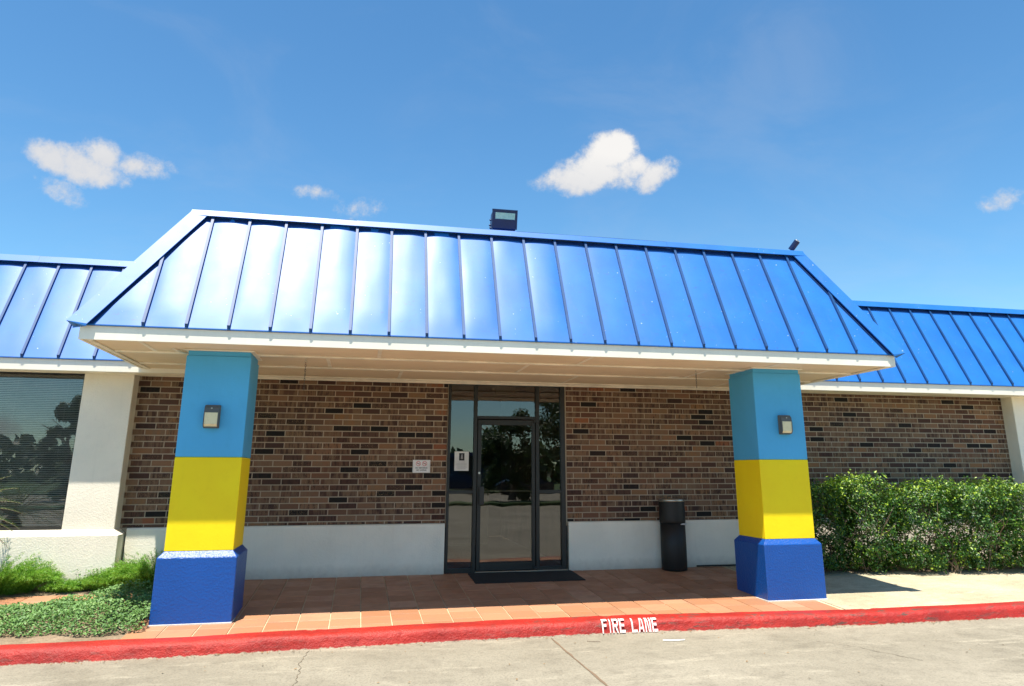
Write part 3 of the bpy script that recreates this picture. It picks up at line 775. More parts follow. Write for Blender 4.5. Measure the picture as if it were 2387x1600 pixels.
# front roof
from mathutils import noise as mn
def slope_pt(x, t, off=0, ey=EY, ez=EZ, ty=TY, tz=TZ):
    n = Vector((0, -(tz-ez), (ty-ey))).normalized()
    return Vector((x, ey+(ty-ey)*t, ez+(tz-ez)*t))+n*off
def roof_panel(par, x0, x1, hl, hr, geom, seed, amp=.0065, tlim=1.0):
    """a pan between two seams, clipped by the hip lines hl(t), hr(t), slightly buckled"""
    t0, t1 = 0, tlim
    if hl:
        while t1 > 0 and hl(t1) > x1-.01: t1 -= .01
    if hr:
        while t1 > 0 and hr(t1) < x0+.01: t1 -= .01
    nu, nv = 8, 14; vs = []
    for j in range(nv+1):
        t = t0+(t1-t0)*j/nv
        a, c_ = x0, x1
        if hl: a = max(a, hl(t))
        if hr: c_ = min(c_, hr(t))
        for i in range(nu+1):
            s = i/nu; x = a+(c_-a)*s
            env = math.sin(math.pi*s)**.7 if 0 < s < 1 else 0
            d = env*(amp*(1.0+.22*math.sin(seed*2.3))+amp*.8*mn.noise(Vector((x*1.1+seed*3.3, t*1.6, seed)))+amp*.35*math.sin(2.2*t+seed*1.7)+amp*.45*mn.noise(Vector((x*5, t*3.5, seed+9))))
            d *= min(1, t*7)
            if s in (0, 1): d = 0
            vs.append(slope_pt(x, t, .002+d, *geom))
    b = MB(); b.add(vs, [(j*(nu+1)+i, j*(nu+1)+i+1, (j+1)*(nu+1)+i+1, (j+1)*(nu+1)+i) for j in range(nv) for i in range(nu)])
    b.build('roof_panel', ROOF, par, smooth=True)
def seam(par, x, geom, t0, t1, cache={}):
    key = (geom, round(t0, 2), round(t1, 3))
    if key not in cache:
        w, h = .013, .034; b = MB(); P = []
        for t in (t0-.001, t1):
            for dx, o in ((-w, -.002), (w, -.002), (w*1.15, h), (-w*1.15, h)):
                p = slope_pt(dx, t+(.018 if o > 0 and t < t0+.01 else 0), o, *geom); P.append(p)
        b.add(P, [(0, 3, 2, 1), (4, 5, 6, 7), (0, 1, 5, 4), (1, 2, 6, 5), (2, 3, 7, 6), (3, 0, 4, 7)])
        # end cap folded down
        q = slope_pt(0, t0, 0, *geom); b.box(-.0115, .0115, q.y-.008, q.y+.005, q.z-.010, q.z+.012)
        cache[key] = b.mesh('seam', SEAM_SHADE)
    link('seam', cache[key], par, (x, 0, 0))
G = (EY, EZ, TY, TZ)
S0, SP = -1.1576, .4143
hl = lambda t: EX0+(TX0-EX0)*t
hr = lambda t: EX1+(TX1-EX1)*t
xs = [S0+SP*i for i in range(21)]
edges = [EX0]+xs+[EX1]
for i, (a, c_) in enumerate(zip(edges, edges[1:])): roof_panel(cp, a, c_, hl, hr, G, i*1.37, .0095 if i < 12 else .004)
# tiny leftover beyond the last seam is in the loop above
for x in xs:
    t1 = 1.0
    while t1 > .02 and (hl(t1) > x-.09 or hr(t1) < x+.09): t1 -= .005
    seam(cp, x, G, 0, t1)
# back-sheet behind panels, closes the box
b = MB(); b.add([(EX0, EY+.01, EZ), (EX1, EY+.01, EZ), (TX1, TY+.01, TZ), (TX0, TY+.01, TZ)], [(0, 1, 2, 3)])
b.add([(EX0, EY, EZ-.012), (EX1, EY, EZ-.012), (EX1, 0, EZ-.012), (EX0, 0, EZ-.012)], [(0, 3, 2, 1)])
b.add([(TX0, TY, TZ+.02), (TX1, TY, TZ+.02), (TX1, 1, TZ+.02), (TX0, 1, TZ+.02)], [(0, 1, 2, 3)])
b.build('roof_deck', ROOF_DARK, cp)
# side slopes
for sx, ex, tx in ((-1, EX0, TX0), (1, EX1, TX1)):
    b = MB(); b.add([(ex, EY, EZ), (ex, 0.3, EZ), (tx, .3, TZ), (tx, TY, TZ)], [(0, 1, 2, 3) if sx > 0 else (3, 2, 1, 0)]); b.build('roof_panel', ROOF, cp)
    for k in range(6):
        y = -2.5+SP*k; tt = 1.0; 
        lim = (y-EY)/(TY-EY) if y < TY else 1
        n = Vector((sx*(TZ-EZ), 0, abs(tx-ex))).normalized(); w = .011
        P = []
        for t in (0, min(1, lim)-.05):
            base = Vector((ex+(tx-ex)*t, y, EZ+(TZ-EZ)*t))
            for dy, o in ((-w, 0), (w, 0), (w, .036), (-w, .036)): P.append(base+Vector((0, dy, 0))+n*o)
        b = MB(); b.add(P, [(0, 3, 2, 1), (4, 5, 6, 7), (0, 1, 5, 4), (1, 2, 6, 5), (2, 3, 7, 6), (3, 0, 4, 7)]); b.build('seam', ROOF, cp)
# eave drip edge
b = MB(); b.prism([(EY-.001, EZ-.010), (EY+.05, EZ-.010), (EY+.05, EZ+.004), (EY-.001, EZ+.004)], EX0+.02, EX1-.02); b.build('drip_edge', ROOF, cp)
# ridge cap: sheet standing proud of the seams with a dark gap below
nf = Vector((0, -(TZ-EZ), (TY-EY))).normalized(); up_ = Vector((0, TY-EY, TZ-EZ)).normalized()
def band(x0a, x1a, x0b, x1b, ta, tb, off, name, mat=ROOF, par=cp, geom=G, buckle=.002, thick=.003):
    vs = []; N = 40
    n_ = Vector((0, -(geom[3]-geom[1]), (geom[2]-geom[0]))).normalized()
    for j, t in enumerate((ta, (ta+tb)/2, tb)):
        for i in range(N+1):
            s = i/N; x = (x0a+(x1a-x0a)*s) if j == 0 else ((x0b+(x1b-x0b)*s) if j == 2 else ((x0a+x0b)/2+((x1a+x1b)/2-(x0a+x0b)/2)*s))
            vs.append(slope_pt(x, t, off+buckle*mn.noise(Vector((x*1.5, t*3, 5))), *geom))
    b = MB(); fs = [(j*(N+1)+i, j*(N+1)+i+1, (j+1)*(N+1)+i+1, (j+1)*(N+1)+i) for j in range(2) for i in range(N)]
    b.add(vs, fs)
    # returned lip at the lower edge
    k = len(b.v); lip = [(v[0], v[1], v[2]) for v in [tuple(vs[i]) for i in range(N+1)]]
    b.add(lip+[tuple(Vector(v)-n_*.012) for v in lip], [(i+1, i, N+1+i, N+2+i) for i in range(N)])
    return b.build(name, mat, par, smooth=False)
CT = 1.040
cut = [-.985, .9, 2.9, 4.95, 6.985]
for k in range(4):
    a, c_ = cut[k], cut[k+1]
    a0 = a-.02 if k == 0 else a; c0 = c_+.02 if k == 3 else c_
    band(a0, c0+.0, a, c_, .985, CT, .060+.002*(k % 2), 'ridge_cap')
p1 = slope_pt(0, CT, .062, *G)
b = MB(); b.add([(cut[0], p1.y, p1.z), (cut[4], p1.y, p1.z), (cut[4], p1.y+.5, p1.z-.02), (cut[0], p1.y+.5, p1.z-.02)], [(0, 1, 2, 3)]); b.build('ridge_top', ROOF, cp)
b = MB(); b.prism([(TY+.02, TZ-.02), (p1.y+.02, p1.z-.02), (TY+.3, TZ+.05), (TY+.3, TZ-.1)], TX0+.02, TX1-.02); b.build('ridge_core', ROOF_DARK, cp)
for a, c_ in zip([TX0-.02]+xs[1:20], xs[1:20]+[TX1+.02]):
    if c_-a > .03: band(a+.012, c_-.012, a+.012, c_-.012, .962, .99, .014, 'painted_shade_strip', ROOF_DARK)  # dark strips paint the shade below the ridge cap
# hip caps: two leaves over the corner
for sgn, ex, tx, w in ((1, EX0, TX0, .145), (-1, EX1, TX1, .135)):
    b = MB(); N = 14; off = .052
    def hp(t, k):
        base = Vector((ex+(tx-ex)*t, EY+(TY-EY)*t, EZ+(TZ-EZ)*t))
        ns = Vector((-sgn*(TZ-EZ), 0, abs(tx-ex))).normalized()
        ridge = base+(nf+ns)*off
        if k == 1: return ridge
        if k == 0: return base+nf*off+Vector((sgn*w, 0, 0))
        if k == 3: return base+nf*(off-.014)+Vector((sgn*w, 0, 0))
        return base+ns*off+Vector((0, w, 0))
    vs = []
    for i in range(N+1):
        t = -.02+1.035*i/N
        for k in (3, 0, 1, 2): vs.append(hp(t, k))
    b.add(vs, [(i*4+k, i*4+k+1, (i+1)*4+k+1, (i+1)*4+k) for i in range(N) for k in range(3)])
    b.add([vs[1], vs[2], vs[3], vs[3]-Vector((0, 0, .02)), vs[1]-Vector((0, 0, .025))], [(0, 1, 2, 3, 4)])
    b.build('hip_cap', ROOF, cp)
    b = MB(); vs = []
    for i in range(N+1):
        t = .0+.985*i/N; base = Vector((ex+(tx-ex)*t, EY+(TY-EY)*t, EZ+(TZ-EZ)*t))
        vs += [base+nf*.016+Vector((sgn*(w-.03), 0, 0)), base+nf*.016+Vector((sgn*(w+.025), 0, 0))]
    b.add(vs, [(2*i, 2*i+1, 2*i+3, 2*i+2) for i in range(N)]); b.build('painted_shade_strip', ROOF_DARK, cp)  # dark strip along the inner edge paints the hip cap's shade

# ------------------------------------------------------------------ wing roofs
def wing(x0, x1, s0, label, hide0, hide1):
    t = thing('wing_roof', label, 'roof', ((x0+x1)/2, -.3, 2.62))
    FY = -.600; zf0, zf1 = 2.620, 2.760; ey, ez, ty, tz = -.618, 2.772, .09, 4.175
    g = (ey, ez, ty, tz)
    b = MB(); b.prism([(FY+.03, zf0), (FY, zf0), (FY, zf1), (FY+.03, zf1)], x0, x1); b.build('fascia', WHITE_PLAIN, t)
    b = MB(); b.box(x0, x1, FY+.031, -.05 if x0 > 0 else -.236, zf0+.008, zf0+.028); b.build('soffit', TRIM, t)
    b = MB(); b.prism([(ey-.001, ez-.010), (ey+.05, ez-.010), (ey+.05, ez+.004), (ey-.001, ez+.004)], x0, x1); b.build('drip_edge', ROOF, t)
    k0 = math.floor((x0-s0)/SP); xs = [s0+SP*k for k in range(k0+1, 60) if s0+SP*k < x1]
    ed = [x0]+xs+[x1]
    for i, (a, c_) in enumerate(zip(ed, ed[1:])):
        if c_-a > .02: roof_panel(t, a, c_, None, None, g, i*2.1+x0, .0075 if x0 < 0 else .004)
    for x in xs: seam(t, x, g, 0, 1.0)
    b = MB(); b.add([(x0, ey+.012, ez), (x1, ey+.012, ez), (x1, ty+.012, tz), (x0, ty+.012, tz)], [(0, 1, 2, 3)])
    b.add([(x0, ey, ez-.012), (x1, ey, ez-.012), (x1, .1, ez-.012), (x0, .1, ez-.012)], [(0, 3, 2, 1)])
    b.add([(x0, ty, tz+.01), (x1, ty, tz+.01), (x1, 8, tz+.01), (x0, 8, tz+.01)], [(0, 1, 2, 3)]); b.build('roof_deck', ROOF_DARK, t)
    xa = x0
    while xa < x1-.1:
        xb = min(x1, xa+2.4); band(xa, xb, xa, xb, .985, 1.055, .060+.002*(int(xa*3) % 2), 'ridge_cap', par=t, geom=g); xa = xb
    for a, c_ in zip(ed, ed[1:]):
        if c_-a > .03: band(a+.012, c_-.012, a+.012, c_-.012, .962, .99, .014, 'painted_shade_strip', ROOF_DARK, par=t, geom=g)  # shade below the wing's ridge cap, painted as dark strips
    q = slope_pt(0, 1.055, .061, *g)
    b = MB(); b.add([(x0, q.y, q.z), (x1, q.y, q.z), (x1, q.y+.4, q.z-.02), (x0, q.y+.4, q.z-.02)], [(0, 1, 2, 3)]); b.build('ridge_top', ROOF, t)
    b = MB(); b.prism([(ty+.02, tz-.02), (q.y+.02, q.z-.02), (ty+.3, tz+.05), (ty+.3, tz-.1)], x0, x1); b.build('ridge_core', ROOF_DARK, t)
    return t
wing(-8.2, -1.05, -3.134, 'blue standing seam roof of the left wing above the office window', 0, 0)
wing(7.05, 16.0, 9.236, 'blue standing seam roof of the right wing above the hedge', 0, 0)
# infill roof behind the canopy
b = MB(); b.box(-8, 16, .2, .3, -.2, 3.0); b2 = MB()
# ------------------------------------------------------------------ canopy fittings
def recess(x, y, label):
    t = thing('recessed_light', label, 'downlight', (x, y, ZS), 'round recessed lights in the canopy soffit')
    b = MB(); n = 24; vs = []
    prof = [(.098, ZS-.001), (.095, ZS-.010), (.072, ZS-.011), (.068, ZS-.002), (.06, ZS-.0005)]
    b.lathe(prof, x, y, n); b.build('trim_ring', TRIM, t, smooth=True)
    b = MB(); b.lathe([(.058, ZS-.0025), (.05, ZS-.006), (.01, ZS-.008)], x, y, 18); b.build('lens', SIGNW, t, smooth=True)
recess(.187, -1.166, 'round recessed light in the soffit right of the left pillar')
recess(2.62, -1.19, 'round recessed light in the soffit above the glass door')
recess(5.364, -1.191, 'round recessed light in the soffit above the bin')
def chain(x, y, n, label):
    t = thing('hanging_chain', label, 'chain', (x, y, ZS-.001), 'chains hanging from the canopy soffit')
    b = MB(); b.tube([(x, y, ZS), (x, y, ZS-.03)], .004, 6)
    m_ = 14; pts = [(x+.013*math.cos(a), y, ZS-.042+.013*math.sin(a)) for a in [2*math.pi*k/m_ for k in range(m_+1)]]; b.tube(pts, .003, 5); b.build('eye_hook', STEEL, t)
    lk = []
    for k in range(n):
        b = MB(); z = ZS-.065-.027*k; c, s = (1, 0) if k % 2 else (0, 1)
        pts = [(x+.0075*math.cos(a)*c, y+.0075*math.cos(a)*s, z+.017*math.sin(a)) for a in [2*math.pi*q/8 for q in range(9)]]; b.tube(pts, .0024, 4); b.build('link', GREYLAMP, t)
chain(.41, -1.96, 12, 'thin chain hanging from the soffit beside the left pillar')
chain(5.343, -2.02, 7, 'shorter thin chain hanging from the soffit left of the right pillar')
b = MB(); b.tube([(-.96, -2.42, ZS-.001), (-.93, -2.36, ZS-.02), (-.87, -2.22, ZS-.022), (-.84, -2.16, ZS-.002)], .012, 8)
b.build('conduit_stub', TRIM, label='short cream conduit stub on the soffit at the left pillar head', category='conduit')

# ------------------------------------------------------------------ pillars
def pillar(x0, label, g=.052, yf=-2.384):
    Wd = .672; x1 = x0+Wd; y0, y1 = yf, yf+.655
    t = thing('pillar', label, 'pillar', ((x0+x1)/2, (y0+y1)/2, -.1), 'painted canopy pillars')
    b = MB(); b.bbox(x0, x1, y0, y1, 1.528, 2.609, .006); b.build('blue_shaft', LBLUE, t)
    b = MB(); b.bbox(x0+.012, x1-.012, y0+.012, y1-.012, 2.607, ZS-.014, .005); b.build('cap', LBLUE, t)
    b = MB(); b.bbox(x0-.03, x1+.03, y0-.03, y1+.03, ZS-.016, ZS-.0015, .004); b.build('head_trim', TRIM, t)
    b = MB(); b.bbox(x0-.0005, x1+.0005, y0-.0005, y1+.0005, .585, 1.5265, .006); b.build('yellow_shaft', YELLOW, t)
    b = MB(); z0, z1, z2 = -.16, .528, .589; e = .008
    def ring(gx, z, c): 
        a, d, p, q = x0-gx, x1+gx, y0-gx, y1+gx
        return [(a+c, p, z), (d-c, p, z), (d, p+c, z), (d, q-c, z), (d-c, q, z), (a+c, q, z), (a, q-c, z), (a, p+c, z)]
    vs = ring(g, z0, e)+ring(g, z1-.006, e)+ring(g-.005, z1+.003, e)+ring(-.004, z2, e*.5)
    fs = [tuple(range(24, 32))]
    for r in range(3):
        for i in range(8): j = (i+1) % 8; fs.append((r*8+i, r*8+j, r*8+8+j, r*8+8+i))
    b.add(vs, fs); b.build('base', BBLUE, t)
    b = MB(); b.bbox(x0-g-.006, x1+g+.006, y0-g-.007, y1+g+.006, -.14, SL*(y0-g)+.014, .003); b.build('foot_line', mat_simple('pale_grout_line', (.62, .60, .55), .8, .5), t)
    return t
pillar(-.8138, 'blue and yellow painted pillar on a royal blue base at the left')
pillar(5.9534, 'blue and yellow painted pillar on a royal blue base beside the hedge')
def walllight(x0, x1, z0, z1, y, label):
    t = thing('wall_light', label, 'wall light', ((x0+x1)/2, y, (z0+z1)/2), 'wall lights on the pillars'); w = x1-x0; h = z1-z0
    b = MB(); b.bbox(x0, x1, y-.028, y-.001, z0, z1, .006); b.build('back_plate', GREYLAMP, t)
    zc = z0+h*.66
    b = MB(); b.prism([(y-.028, z1-.004), (y-.028, zc), (y-.088, zc), (y-.078, z1-.035), (y-.05, z1-.004)], x0+.006, x1-.006); b.build('hood', GREYLAMP, t)
    b = MB(); b.lathe([(.008, 0), (.008, .006), (.004, .008)], 0, 0, 10)
    me = b.mesh('photocell', STEEL); o = link('photocell', me, t); o.location = ((x0+x1)/2, y-.083, zc+.045); o.rotation_euler = (math.pi/2, 0, 0)
    b = MB(); N = 6; vs = []
    prof = [(y-.029, z0+.012), (y-.060, z0+.014), (y-.082, z0+.04), (y-.086, zc-.001), (y-.029, zc-.001)]
    b.prism(prof, x0+.014, x1-.014); b.build('lens', LENS, t)
    b = MB()
    for xa in (x0+.006, x1-.0125): b.prism([(y-.0285, z0+.006), (y-.064, z0+.008), (y-.088, z0+.04), (y-.090, zc-.002), (y-.0285, zc-.002)], xa, xa+.0065)
    b.prism([(y-.0285, z0+.001), (y-.066, z0+.003), (y-.066, z0+.011), (y-.0285, z0+.009)], x0+.02, x1-.02); b.build('guard', GREYLAMP, t)
walllight(-.564, -.404, 1.828, 2.074, -2.384, 'grey wall light with a yellowed lens on the left pillar')
walllight(6.250, 6.404, 1.835, 2.074, -2.384, 'grey wall light with a yellowed lens on the right pillar beside the hedge')

# ------------------------------------------------------------------ bin and mat
tb = thing('trash_can', 'tall black round litter bin against the wall right of the door', 'bin', (5.69, -.225, -.01))
cx, cy, R = 5.68, -.228, .185
b = MB(); b.lathe([(R-.008, -.006), (R, .004), (R+.001, .3), (R-.002, .655)], cx, cy, 40); b.build('body', BLACK, tb, smooth=True)
b = MB(); b.lathe([(R+.003, .652), (R+.007, .660), (R+.006, .72), (R+.004, .935), (R+.004, .945), (R-.02, .947)], cx, cy, 40); lid = b.build('lid', BLACK, tb, smooth=True)
b = MB(); n = 40; b.lathe([(R-.004, .947), (R+.003, .950), (R+.003, .982), (R-.006, .986), (R-.016, .984), (R-.018, .958), (.01, .956)], cx, cy, 40); b.build('ash_tray', STEEL, lid, smooth=True)
b = MB(); vs = []
for k in range(11):
    a = math.radians(-75+8.2*k); a = math.radians(-78)+math.radians(88)*k/10; hh = .012*math.sin(math.pi*k/10*.9+.25)+.003; r = R+.016
    zc = .634+.004*math.sin(k)
    vs += [(cx+r*math.cos(a), cy+r*math.sin(a), zc-hh), (cx+(r+.004)*math.cos(a), cy+(r+.004)*math.sin(a), zc+hh)]
b.add(vs, [(2*k, 2*k+2, 2*k+3, 2*k+1) for k in range(10)]); b.build('liner_bag', mat_simple('white_bag', (.62, .62, .64), .35), tb)
b = MB(); x0, x1, y0, y1 = 2.655, 4.15, -.80, -.08
nx, ny = 50, 14; vs = []
for i in range(nx+1):
    for j in range(ny+1):
        x = x0+(x1-x0)*i/nx+(.006*mn.noise(Vector((j*.9, i, 3))) if i in (0, nx) else 0); y = y0+(y1-y0)*j/ny+(.006*mn.noise(Vector((i*.9, j, 8))) if j in (0, ny) else 0)
        vs.append((x, y, SL*y+.013+.004*mn.noise(Vector((x*3, y*3, 0)))))
fs = [(i*(ny+1)+j, (i+1)*(ny+1)+j, (i+1)*(ny+1)+j+1, i*(ny+1)+j+1) for i in range(nx) for j in range(ny)]
b.add(vs, fs)
rim = [i*(ny+1) for i in range(nx+1)]+[nx*(ny+1)+j for j in range(1, ny+1)]+[i*(ny+1)+ny for i in range(nx-1, -1, -1)]+[j for j in range(ny-1, 0, -1)]
o_ = len(b.v); b.v += [(vs[i][0], vs[i][1], vs[i][2]-.012) for i in rim]
for k in range(len(rim)): j = (k+1) % len(rim); b.f.append((rim[k], rim[j], o_+j, o_+k)); b.mi.append(0)
b.build('door_mat', RUBBER, label='frayed black door mat on the tiles in front of the glass door', category='door mat')
b = MB(); b.tube([(6.10, -.075, .018), (6.3, -.08, .020), (6.62, -.075, .016), (6.9, -.08, .02)], .012, 6)
b.build('cable', BLACK, label='short black cable lying along the wall foot behind the right pillar', category='cable')
# ------------------------------------------------------------------ floodlight and security camera
fl = thing('floodlight', 'dark blue box floodlight standing on the canopy ridge', 'floodlight', (2.79, -1.9, 4.38))
FB = mat_simple('navy_lamp_paint', (.008, .022, .085), .38, .08)
y0 = -1.98
prof = [(y0, 4.655), (y0+.045, 4.47), (y0+.09, 4.452), (y0+.24, 4.47), (y0+.28, 4.56), (y0+.20, 4.70), (y0-.004, 4.71), (y0-.004, 4.695)]
b = MB(); b.prism(prof, 2.632, 2.938); b.build('housing', FB, fl)
b = MB(); b.prism([(y0-.010, 4.702), (y0+.02, 4.702), (y0+.02, 4.716), (y0-.010, 4.716)], 2.618, 2.955); b.prism([(y0-.010, 4.700), (y0+.002, 4.700), (y0+.052, 4.465), (y0+.040, 4.462)], 2.618, 2.632); b.prism([(y0-.010, 4.700), (y0+.002, 4.700), (y0+.052, 4.465), (y0+.040, 4.462)], 2.939, 2.955)
b.prism([(y0-.008, 4.700), (y0+.0, 4.700), (y0+.008, 4.672), (y0+.0, 4.672)], 2.634, 2.938); b.build('door_frame', FB, fl)
b = MB(); b.prism([(y0-.011, 4.668), (y0+.005, 4.668), (y0+.022, 4.588), (y0+.008, 4.588)], 2.660, 2.920); b.build('lens', FLENS, fl)
for z in (4.61, 4.55, 4.50):
    b = MB(); b.lathe([(.006, 0), (.014, .004), (.012, .02), (.004, .026)], 0, 0, 10); me = b.mesh('knob', FB)
    o = link('knob', me, fl); o.location = (2.630, y0+.15+(.04 if z == 4.55 else 0), z); o.rotation_euler = (0, -math.pi/2, 0)
for x in (2.70, 2.77, 2.83): b = MB(); b.tube([(x, y0+.12, 4.46), (x, y0+.12, 4.33)], .010, 8); b.build('stem', FB, fl)
sc_ = thing('security_camera', 'small dark bullet camera on the right end of the canopy ridge', 'security camera', (6.9, -2.05, 4.37))
b = MB(); b.tube([(6.905, -2.06, 4.36), (6.915, -2.03, 4.40), (6.928, -2.02, 4.46)], .013, 8); b.build('arm', FB, sc_)
b = MB(); b.lathe([(.035, 4.355), (.035, 4.368), (.02, 4.374)], 6.905, -2.06, 14); b.build('base', FB, sc_, smooth=True)
A_, B_ = Vector((6.915, -2.00, 4.425)), Vector((6.975, -2.09, 4.535)); d_ = (B_-A_).normalized()
b = MB(); b.tube([A_, A_.lerp(B_, .15), B_], .042, 14); b.build('body', FB, sc_)
b = MB(); b.tube([B_, B_+d_*.012], .029, 14); b.build('lens_ring', mat_simple('pale_lens_ring', (.75, .75, .78), .3), sc_)
b = MB(); b.tube([B_+d_*.012, B_+d_*.014], .012, 12); b.build('lens', BLACK, sc_)

# ------------------------------------------------------------------ foliage
def leaves(P, N, size, asp=.5, cup=.25, up_bias=.4, jitter=.35):
    """P: centres, N: preferred normals -> folded 2-quad leaves (6 verts, 2 quads)"""
    n = len(P); nr = N+rng.normal(0, jitter, (n, 3)); nr[:, 2] += up_bias; nr /= np.linalg.norm(nr, axis=1)[:, None]
    a = rng.normal(0, 1, (n, 3)); a -= (a*nr).sum(1)[:, None]*nr; a /= np.linalg.norm(a, axis=1)[:, None]; b_ = np.cross(nr, a)
    s = (size*rng.uniform(.6, 1.3, n))[:, None]; w = s*asp
    base = P-a*s*.5; tip = P+a*s*.5; mid = P-nr*s*cup*.3
    l = P+b_*w*.5+nr*s*cup*.2; r = P-b_*w*.5+nr*s*cup*.2
    V = np.stack([base, l, tip, mid, r], 1).reshape(-1, 3); o = (np.arange(n)*5)[:, None]
    F = np.concatenate([o+np.array([[0, 3, 2, 1]]), o+np.array([[0, 4, 2, 3]])], 1).reshape(-1, 4)
    return V, F
def hedge_shrub(x0, x1, yc, ry, ztop, n, label, seed, lean=0, hole=None, brown=0):
    r = np.random.default_rng(seed); th = thing('hedge_shrub', label, 'shrub', ((x0+x1)/2, yc, SL*yc), 'clipped hedge shrubs along the brick wall')
    cx, rx = (x0+x1)/2, (x1-x0)/2*1.13
    zc = ztop/2; C0 = np.array([cx, yc, zc-.02]); S = np.array([rx, ry, zc+.02]); N0 = int(n*2.6)
    q = r.uniform(-1, 1, (N0, 3)); m_ = (np.abs(q)**5).sum(1)**.2
    P = C0+q*S
    lump = np.array([mn.noise(Vector((a_*5.5+seed, b_*5.5, c_*5.5)))+.5*mn.noise(Vector((a_*13, b_*13+seed, c_*13))) for a_, b_, c_ in P])
    keep = (m_ < .90+.24*lump) & (r.uniform(0, 1, N0) < np.clip((m_-.30)*1.9, .12, 1)) & (lump > -.12+.22*r.uniform(-1, 1, N0))
    if hole is not None:
        for hx, hz, hr in hole: keep &= ~((((P[:, 0]-hx)**2+(P[:, 2]-hz)**2) < (hr*(1+lump*.8))**2) & (r.uniform(0, 1, N0) < .68))
    keep &= P[:, 2] > .01+SL*yc
    P = P[keep]; nn = len(P)
    top = mn_top(P[:, 0], seed, ztop); P = P[P[:, 2] < top+.02*r.normal(0, 1, nn)]; nn = len(P)
    sx_ = r.uniform(cx-rx*.9, cx+rx*.9, 26); sy_ = r.uniform(yc-ry*.8, yc+ry*.5, 26); st_ = mn_top(sx_, seed, ztop); ex_ = []
    for a_, b_, c_ in zip(sx_, sy_, st_):
        d_ = np.array([r.normal(0, .3), r.normal(-.1, .2), 1.0])
        for q_ in np.arange(0, r.uniform(.05, .15), .007): ex_.append(np.array([a_, b_, c_-.03])+d_*q_+r.normal(0, .012, 3))
    P = np.concatenate([P, np.array(ex_)]); nn = len(P)
    Nn = (P-C0)/S; Nn /= np.linalg.norm(Nn, axis=1)[:, None]
    V, F = leaves(P, Nn*.8, .037*r.uniform(.65, 1.3, nn), .55, .3, .55, .5)
    # leaf tone varies at random and turns brighter towards the top
    h = P[:, 2]/ztop; at = np.clip(np.abs(r.normal(0, .42, nn))+np.clip(h-.68, 0, 1)*1.5*r.uniform(0, 1.4, nn)+r.uniform(-.05, .1, nn), 0, 1)
    me = np_mesh('foliage', V, F, HEDGE, attr=np.repeat(at, 2)); o = link('foliage', me, th); o['kind'] = 'stuff'
    b = MB()
    for s_ in range(9):
        x = r.uniform(cx-rx*.45, cx+rx*.45); y = yc+r.uniform(-.12, .12); p = Vector((x, y, SL*y-.02)); pts = [p]; dr = Vector((r.uniform(-.5, .5)+lean, r.uniform(-.35, .25), 1)).normalized()
        L = ztop*.85; 
        for i in range(7): p = p+dr*L/7; dr = (dr+Vector(r.normal(0, .22, 3))).normalized(); pts.append(p.copy())
        b.tube(pts, .011, 5, r2=.003)
        for i in (2, 3, 4, 5):
            q0 = pts[i]; dd = (dr+Vector(r.normal(0, .8, 3))).normalized(); pp = [q0, q0+dd*.14, q0+dd*.26+Vector((0, 0, .06))]; b.tube(pp, .0045, 4, r2=.0015)
    b.build('branches', BARK, th)
    return th
def mn_top(x, seed, ztop):
    base = np.interp(x, [7.2, 7.7, 8.2, 8.62, 8.95, 9.12, 9.5, 9.9, 10.3, 10.7, 11.4, 12.5], [1.20, 1.20, 1.27, 1.36, 1.09, 1.12, 1.29, 1.22, 1.18, 1.27, 1.20, 1.22])
    return base-.03+np.array([.05*mn.noise(Vector((xx*3.6, 3, 0)))+.10*mn.noise(Vector((xx*9, seed, 0))) for xx in x])
HY = -.72
hedge_shrub(7.30, 8.35, HY+.06, .40, 1.32, 21000, 'rounded hedge shrub right beside the right pillar', 11, hole=[(7.72, .64, .13), (7.55, .45, .09), (8.1, .5, .07)])
hedge_shrub(8.15, 9.05, HY-.05, .42, 1.42, 20000, 'tall peaked hedge shrub, second from the right pillar', 12, hole=[(8.95, 1.22, .20), (8.5, .62, .09)])
hedge_shrub(8.90, 10.0, HY-.12, .50, 1.36, 23000, 'hedge shrub in the middle with an open bare patch low on its right', 13, hole=[(9.72, .60, .19), (9.50, .34, .09)])
hedge_shrub(9.75, 10.9, HY-.18, .52, 1.34, 23000, 'yellow tipped hedge shrub before the right pier with bare branches', 14, lean=.15, hole=[(9.92, .52, .15)])
hedge_shrub(10.7, 12.2, HY-.20, .52, 1.32, 22000, 'last hedge shrub cut by the right edge of the view', 15)
# bare branches in the open patch
b = MB(); r = np.random.default_rng(5)
for k in range(11):
    p = Vector((9.70+r.uniform(-.10, .10), -1.08, -.05)); dr = Vector((r.uniform(-.9, 1.0), r.uniform(-.12, .1), 1)).normalized(); pts = [p]
    for i in range(8): p = p+dr*.11; dr = (dr+Vector(r.normal(0, .2, 3))).normalized(); pts.append(p.copy())
    b.tube(pts, .010, 5, r2=.002)
b.build('bare_branches', mat_simple('pale_twig_bark', (.20, .145, .095), .8, .4), label='bare grey brown branches showing in the gap low in the hedge', category='branches')
